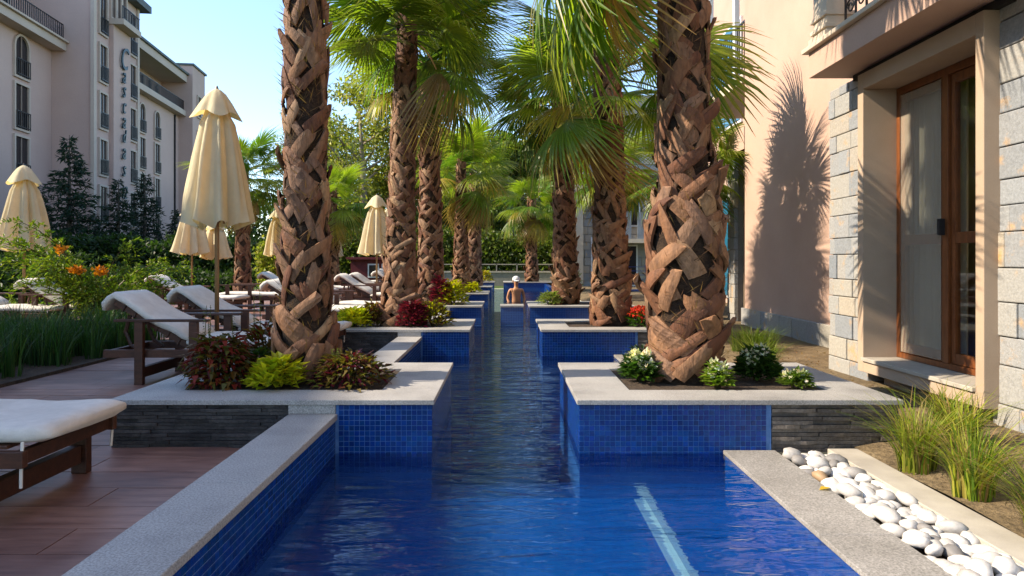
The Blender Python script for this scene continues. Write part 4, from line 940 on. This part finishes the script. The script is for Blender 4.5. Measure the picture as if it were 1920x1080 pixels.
# ------------------------------------------------------------------ low wall, rail and lawn at the end
fw = thing('garden_fence', 'low stone wall with a pale rail beyond the lawn', 'fence', (0,30,0))
MB().box(-5,2.4,30,30.25,-.03,.55).build('wall', M['mortar'], fw); MB().box(-5,2.4,29.97,30.28,.551,.62).build('wall_cap', M['limestone'], fw)
for x in [-4.9+i*.9 for i in range(9)]: MB().bar((x,30.1,.62),(x,30.1,.95),.05,.05).build('post', M['mortar'], fw)
MB().bar((-5,30.1,.92),(2.4,30.1,.92),.05,.04).build('rail', M['limestone'], fw)
# maroon hut
ht = thing('garden_hut', 'maroon timber hut with white framed windows behind the umbrellas', 'hut', (-6.3,30,0))
c = P(700,505,30)
for i in range(9): MB().box(-6.7,-4.75,29.5,29.53,.1+i*.115,.1+i*.115+.108).build('board', M['maroon'], ht)
MB().box(-6.68,-4.77,29.535,31.5,-.02,1.13).build('body', M['maroon'], ht); MB().box(-6.85,-4.6,29.3,31.7,1.135,1.24).build('roof', M['maroon'], ht)
for x in (-5.95,-5.35):
    f_ = MB().box(x,x+.48,29.46,29.5,.35,.95).build('window', M['white'], ht); MB().box(x+.06,x+.42,29.44,29.459,.41,.89).build('pane', M['farglass'], f_)

# ------------------------------------------------------------------ loungers (local: x from head to foot, y across)
def slab(path, wd, th, seed, sag=.012, nw=14):
    mb = MB(); K = len(path); ring = 24; vs = []
    for i, (x, z) in enumerate(path):
        a = path[max(0,i-1)]; b_ = path[min(K-1,i+1)]; d = Vector((b_[0]-a[0],0,b_[1]-a[1])).normalized(); nn = Vector((-d.z,0,d.x))
        e = 1 if 0 < i < K-1 else .93
        for k in range(ring):
            t = 2*PI*k/ring; cx_, sx_ = math.cos(t), math.sin(t)
            yy = math.copysign(abs(cx_)**.35, cx_)*wd/2*e; nz = math.copysign(abs(sx_)**.55, sx_)*th/2*(e if e == 1 else .6)
            wz = noise.noise(Vector((x*5+seed,yy*6,z*4)))*sag+noise.noise(Vector((x*16+seed,yy*13,z*9)))*sag*.4
            p = Vector((x,yy,z))+nn*(nz+wz); vs.append(p)
    fs = [(i*ring+k, i*ring+(k+1)%ring, (i+1)*ring+(k+1)%ring, (i+1)*ring+k) for i in range(K-1) for k in range(ring)]+[tuple(reversed(range(ring))), tuple((K-1)*ring+k for k in range(ring))]
    return mb.add(vs, fs)
def lounger(label, x, y, rz=0, back=True, group='loungers on the deck', variant=0):
    t_ = thing('sun_lounger', label, 'lounger', (x,y,0), rz, group); W = .62
    def b(nm, *a, par=None): return MB().box(*a).build(nm, M['wood'], par or t_, world=False, bevel=.004)
    for s in (-1,1):
        yy = s*W/2; a, c_ = sorted((yy-s*.0, yy+s*.035))
        b('side_rail', .0,1.72,a,c_,.235,.305)
        p, r_ = sorted((yy+s*.036, yy+s*.085))
        b('leg', .30,.375,p,r_,.0,.555); b('leg', .78,.855,p,r_,.0,.555)
        b('armrest', .12,.95,min(p,yy),max(r_,yy+s*.11),.556,.58)
        b('leg', 1.48,1.56,p,r_,.0,.25)
    for xx in (.31,.79,1.49): b('cross_beam', xx,xx+.055,-W/2-.02,W/2+.02,.06,.15)
    for xx in (.02,1.66): b('end_rail', xx,xx+.04,-W/2+.001,W/2-.001,.24,.30)
    for i in range(9): b('slat', .76+i*.1,.83+i*.1,-W/2+.002,W/2-.002,.3055,.322)
    hx, hz = .72, .325
    if back:
        tx, tz = .06, .72
        d = Vector((tx-hx,0,tz-hz)).normalized()
        for s in (-1,1): MB().bar((hx,s*.24,hz),(tx,s*.24,tz),.05,.035,(0,1,0)).build('back_frame', M['wood'], t_, world=False)
        for i in range(6):
            p = Vector((hx,0,hz))+d*(.1+i*.115); MB().bar(p+Vector((0,-.27,0)),p+Vector((0,.27,0)),.07,.016,(d.x,0,d.z)).build('back_slat', M['wood'], t_, world=False)
        for s in (-1,1): MB().tube([(.16,s*.2,.60),(.12,s*.2,.45),(.17,s*.2,.33),(.26,s*.2,.27)], .018, 6).build('prop', M['wood'], t_, world=False)
        path = [(hx+.02-(hx-tx+.02)*f, hz+.055+(tz-hz)*f+.012*math.sin(f*9)) for f in [k/12 for k in range(13)]]+[(tx-.05,tz+.035),(tx-.09,tz-.01),(tx-.10,tz-.07)]
        slab(list(reversed(path)), .60, .075, variant*3.3).build('back_cushion', M['fabric'], t_, world=False, smooth=True)
        x0 = hx-.01
    else: x0 = .05
    path = [(x0+(1.80-x0)*f, .362+.006*math.sin(f*7)) for f in [k/16 for k in range(17)]]
    cu_ = slab(path, .62, .085, 5+variant*2.1).build('seat_cushion', M['fabric'], t_, world=False, smooth=True)
    for s in (-1,1): MB().tube([(1.70,s*.315,.34),(1.705,s*.33,.25),(1.70,s*.325,.15)], .007, 5).build('tie', M['fabric'], cu_, world=False)
    return t_
HX = -3.57
lounger('nearest lounger, only its cream foot end at the left edge of the picture', -3.72, 3.17, 0, True, variant=1)
lounger('cream cushioned lounger with raised back behind the nearest left planter', HX, 6.40, 0, True, variant=2)
lounger('second cream lounger with raised back, behind the tall closed umbrella', HX, 7.58, 0, True, variant=3)
lounger('third lounger with its head showing left of the nearest trunk', HX, 10.35, 0, True, variant=4)
lounger('fourth lounger, its foot end right of the nearest left trunk', HX, 11.5, 0, True, variant=5)
lounger('fifth lounger along the deck, below the yellow lit umbrella', HX, 14.7, 0, True, variant=6)
lounger('sixth lounger along the deck next to the fifth', HX, 15.9, 0, True, variant=7)
lounger('far lounger beside the maroon hut', HX-.1, 19.2, 0, True, variant=8)
for i, (x, y, lb) in enumerate([(-7.6,10.9,'lounger behind the grass bed with its white head showing'),(-8.6,10.6,'leftmost lounger behind the grass bed below the left umbrella'),
    (-7.0,13.6,'back row lounger under the pale umbrella'),(-6.3,15.0,'flat lounger in the back row left of the umbrella pole'),(-6.0,16.9,'back row lounger at the foot of the lone palm'),
    (-5.9,18.8,'back row lounger right of the lone palm'),(-6.2,24.0,'distant lounger before the maroon hut'),(-4.3,23.0,'distant lounger right of the maroon hut')]):
    lounger(lb, x, y, 0 if i != 3 else 0, i != 3, 'loungers in the back row', 10+i)

# ------------------------------------------------------------------ closed umbrellas
def umbrella(label, x, y, ztop, h, wd, seed, z0=0):
    t_ = thing('closed_umbrella', label, 'umbrella', (x,y,z0), seed*.7, 'closed cream umbrellas'); q = random.Random(seed)
    MB().tube([(0,0,.0),(0,0,ztop-.02)], .022, 10).build('pole', M['bamboo'], t_, world=False, smooth=True)
    MB().lathe([(.22,0),(.22,.05),(.05,.07),(.04,.3),(.03,.3)], 16).build('base', M['iron'], t_, world=False)
    MB().lathe([(.012,ztop-.03),(.022,ztop-.01),(.006,ztop+.03)], 8).build('finial', M['iron'], t_, world=False)
    Rm = wd/2; ph = q.uniform(0,6)
    prof = [(.03,ztop-.06),(.09,ztop-.18),(.115,ztop-.28),(.15,ztop-.36)]
    for f in (.30,.40,.5,.6,.7,.8,.9,.97,1.0): prof.append((Rm*(.50+.50*((f-.28)/.72)**.75), ztop-h*f))
    n = 64; vs = []
    for i, (r_, z) in enumerate(prof):
        f = i/(len(prof)-1)
        for k in range(n):
            t = 2*PI*k/n
            fold = math.cos(8*t+ph+.5*math.sin(f*3)+.35*math.sin(3*t)); fold = math.copysign(abs(fold)**.6, fold)+.35*math.cos(19*t+seed+f*2); am = (.12+.15*f)
            rr = r_*(1+am*fold+.06*noise.noise(Vector((math.cos(t)*2,math.sin(t)*2,z*3+seed)))+.05*math.cos(3*t+seed))
            zz = z+(.03*fold*max(0,f-.7)/.3)-(.04*noise.noise(Vector((math.cos(t)*1.5,math.sin(t)*1.5,seed*2)))*f)
            vs.append((rr*math.cos(t)*.96, rr*math.sin(t), zz))
    MB().add(vs, [(i*n+k, (i+1)*n+k, (i+1)*n+(k+1)%n, i*n+(k+1)%n) for i in range(len(prof)-1) for k in range(n)]).build('canopy', M['canopy'], t_, world=False, smooth=True)
    prof = [(.012,ztop),(.05,ztop-.02),(.10,ztop-.06),(.15,ztop-.13),(.195,ztop-.21),(.235,ztop-.285)]; vs = []; sc_ = wd/.66
    for i, (r_, z) in enumerate(prof):
        f = i/5
        for k in range(n):
            t = 2*PI*k/n; c4 = math.cos(4*t+ph); rr = r_*sc_*(1+.20*f*c4+.06*f*math.cos(9*t)); vs.append((rr*math.cos(t), rr*math.sin(t), z+.035*f*f*(-c4)))
    MB().add(vs, [(i*n+k, (i+1)*n+k, (i+1)*n+(k+1)%n, i*n+(k+1)%n) for i in range(5) for k in range(n)]).build('vent_cap', M['canopy'], t_, world=False, smooth=True)
    for a in range(8):
        t = (2*PI*a-ph)/8; MB().bar((.03*math.cos(t),.03*math.sin(t),ztop-.2),(.12*math.cos(t),.12*math.sin(t),ztop-h+.02),.02,.015).build('rib', M['bamboo'], t_, world=False)
umbrella('tall closed cream umbrella beside the raised loungers', -2.96, 7.0, 2.86, 1.40, .59, 1)
umbrella('closed cream umbrella at the left edge of the picture', -7.9, 11.2, 2.66, 1.40, .66, 2)
umbrella('closed yellow lit umbrella left of the second left trunk', -3.0, 15.9, 2.62, 1.38, .66, 3)
umbrella('pale umbrella half hidden behind the second left trunk', -3.35, 19.6, 2.6, 1.35, .66, 4)
umbrella('greyish closed umbrella just left of the tall umbrella pole', -7.35, 16.0, 2.45, 1.2, .7, 5)
umbrella('small yellow closed umbrella behind the tall umbrella pole', -7.05, 16.6, 2.15, 1.0, .6, 6)
umbrella('distant closed umbrella before the yellow green trees', -7.5, 30, 2.55, 1.3, .62, 7)
umbrella('pale umbrella peeping out left of the nearest trunk', -7.35, 22, 2.75, 1.5, .7, 8)
umbrella('sunlit closed umbrella far behind the stout right trunk', 4.3, 14.0, 1.95, .95, .4, 9)

# ------------------------------------------------------------------ people
def person(label, loc, rz, joints, edges, cap, shorts, pose):
    t_ = thing('person', label, 'person', loc, rz)
    names = list(joints); me = bpy.data.meshes.new('body'); me.from_pydata([joints[n][0] for n in names], [], [])
    bm = bmesh.new(); bm.from_mesh(me); bm.verts.ensure_lookup_table()
    for a, b_ in edges: bm.edges.new((bm.verts[names.index(a)], bm.verts[names.index(b_)]))
    bm.to_mesh(me); bm.free(); me.materials.append(M['skin'])
    o = inst('body', me, t_); md = o.modifiers.new('skin', 'SKIN'); md.use_smooth_shade = True
    for i, n in enumerate(names):
        r_ = joints[n][1]; r_ = r_ if isinstance(r_, tuple) else (r_, r_); me.skin_vertices[0].data[i].radius = r_; me.skin_vertices[0].data[i].use_root = (n == 'pelvis')
    o.modifiers.new('sub', 'SUBSURF').levels = 1; o.modifiers['sub'].render_levels = 2
    hd = Vector(joints['head'][0])
    f = MB()
    for s in (-1,1): f.lathe([(.002,hd.z-.012),(.012,hd.z-.004),(.012,hd.z+.004),(.002,hd.z+.012)], 8, (hd.x+s*.036, hd.y-.088))
    f.build('eyes', M['hair'], t_, world=False); MB().tube([(hd.x,hd.y-.088,hd.z+.012),(hd.x,hd.y-.112,hd.z-.03),(hd.x,hd.y-.09,hd.z-.036)], [.008,.014,.008], 6).build('nose', M['skin'], t_, world=False)
    MB().bar((hd.x-.025,hd.y-.088,hd.z-.062),(hd.x+.025,hd.y-.088,hd.z-.062),.01,.012).build('mouth', M['cloth_pink'], t_, world=False)
    for s in (-1,1): MB().tube([(hd.x+s*.084,hd.y,hd.z-.03),(hd.x+s*.095,hd.y+.01,hd.z),(hd.x+s*.086,hd.y+.01,hd.z+.03)], [.01,.018,.01], 6).build('ear', M['skin'], t_, world=False)
    MB().lathe([(.104,hd.z+.02),(.106,hd.z+.06),(.09,hd.z+.11),(.05,hd.z+.14),(.005,hd.z+.15)], 16, (hd.x, hd.y+.012)).build('cap' if cap else 'hair', M['white'] if cap else M['hair'], t_, world=False, smooth=True)
    if cap: MB().add([(hd.x+.075*math.cos(PI+PI*k/10)*(1+.0*e), hd.y-.03+(.085+.075*e)*math.sin(PI+PI*k/10), hd.z+.03-.02*e+.006*f_) for f_ in (0,1) for e in (0,1) for k in range(11)], [(k,k+1,11+k+1,11+k) for k in range(10)]+[(22+k,33+k,33+k+1,22+k+1) for k in range(10)]+[(11+k,11+k+1,33+k+1,33+k) for k in range(10)]).build('cap_visor', M['white'], t_, world=False)
    if shorts: shorts(t_)
    return t_
def hand(J, E, wrist, base, d, side, nm):
    d = Vector(d).normalized(); s = Vector(side).normalized(); J[nm+'palm'] = (tuple(Vector(base)+d*.05), (.026,.016)); E.append((wrist, nm+'palm'))
    for i, (o_, L) in enumerate(((-.026,.055),(-.009,.07),(.009,.065),(.024,.05))):
        k = Vector(base)+d*.09+s*o_; J[f'{nm}k{i}'] = (tuple(k), .009); J[f'{nm}f{i}'] = (tuple(k+d*L*.9+Vector((0,-.015,0))), .007); E += [(nm+'palm',f'{nm}k{i}'),(f'{nm}k{i}',f'{nm}f{i}')]
    k = Vector(base)+d*.04-s*.035; J[nm+'t'] = (tuple(k+d*.025+Vector((0,-.01,0))), .009); E.append((nm+'palm', nm+'t'))
J = {'pelvis':((0,0,.80),(.135,.095)),'waist':((0,0,.95),(.125,.085)),'chest':((0,0,1.14),(.15,.10)),'neck':((0,0,1.30),.05),'headlow':((0,-.01,1.38),(.06,.07)),'head':((0,-.01,1.46),(.078,.092)),'headtop':((0,0,1.54),(.06,.07))}
E = [('pelvis','waist'),('waist','chest'),('chest','neck'),('neck','headlow'),('headlow','head'),('head','headtop')]
for s, n in ((-1,'l'),(1,'r')):
    J.update({n+'sh':((s*.17,0,1.24),.052),n+'el':((s*.235,.03,.99),.04),n+'wr':((s*.19,-.10,.80),.028),n+'hip':((s*.085,0,.74),.085),n+'kn':((s*.095,0,.40),.055),n+'an':((s*.095,.02,.06),.038),n+'toe':((s*.10,-.12,.02),.028)})
    E += [('chest',n+'sh'),(n+'sh',n+'el'),(n+'el',n+'wr'),('pelvis',n+'hip'),(n+'hip',n+'kn'),(n+'kn',n+'an'),(n+'an',n+'toe')]
    hand(J, E, n+'wr', (s*.19,-.10,.80), (-s*.25,-.4,-.9), (0,1,0) , n)
def sh1(t_):
    MB().lathe([(.165,.62),(.175,.72),(.17,.80),(.155,.88)], 20, (0,0), lambda t, i: 1-.25*abs(math.sin(t)), caps=False).build('swim_shorts', M['cloth_pink'], t_, world=False, smooth=True)
person('bather in a white cap standing in the canal, bare arms and pink swimwear', (.29,18.8,-.94), .15, J, E, True, sh1, 'stand')
# person sitting on a far lounger, mostly behind the second left trunk
J2 = {'pelvis':((0,0,.50),(.14,.10)),'waist':((0,.06,.64),(.13,.09)),'chest':((0,.12,.84),(.155,.105)),'neck':((0,.14,1.0),.05),'headlow':((0,.13,1.07),(.06,.07)),'head':((0,.12,1.15),(.078,.092)),'headtop':((0,.13,1.22),(.06,.07))}
E2 = [('pelvis','waist'),('waist','chest'),('chest','neck'),('neck','headlow'),('headlow','head'),('head','headtop')]
for s, n in ((-1,'l'),(1,'r')):
    J2.update({n+'sh':((s*.18,.12,.94),.052),n+'el':((s*.24,.06,.70),.04),n+'wr':((s*.2,-.14,.60),.028),n+'hip':((s*.09,-.04,.48),.085),n+'kn':((s*.1,-.45,.50),.058),n+'an':((s*.1,-.82,.46),.04),n+'toe':((s*.1,-.88,.55),.028)})
    E2 += [('chest',n+'sh'),(n+'sh',n+'el'),(n+'el',n+'wr'),('pelvis',n+'hip'),(n+'hip',n+'kn'),(n+'kn',n+'an'),(n+'an',n+'toe')]
    hand(J2, E2, n+'wr', (s*.2,-.14,.60), (-s*.2,-.8,-.3), (1,0,0), n)
def sh2(t_): MB().lathe([(.165,.42),(.172,.5),(.16,.60)], 20, (0,.0), lambda t, i: 1-.2*abs(math.sin(t)), caps=False).build('swim_shorts', M['bluepaint'], t_, world=False, smooth=True)
person('tanned sunbather sitting on a far lounger, half behind the second left trunk', (-3.02,18.55,-.06), R(90), J2, E2, False, sh2, 'sit')
lounger('lounger carrying the sunbather behind the second left trunk', -3.55, 18.0+.55, 0, False, variant=30)
# blue folding chair on the right lawn
ch = thing('deck_chair', 'blue framed folding chair on the grass between the right trunks', 'chair', (2.72,14.2,0))
for s in (-.24,.24):
    MB().bar((2.72+s,14.0,.06),(2.72+s,14.45,1.0),.035,.03,(1,0,0)).build('back_frame', M['bluepaint'], ch); MB().bar((2.72+s,14.4,.06),(2.72+s,13.85,.5),.035,.03,(1,0,0)).build('leg', M['bluepaint'], ch)
for i in range(5): MB().bar((2.50,14.28+i*.04,.62+i*.085),(2.94,14.28+i*.04,.62+i*.085),.05,.012).build('back_slat', M['bluepaint'], ch)
MB().box(2.47,2.97,13.82,14.25,.47,.49).build('seat', M['bluepaint'], ch)
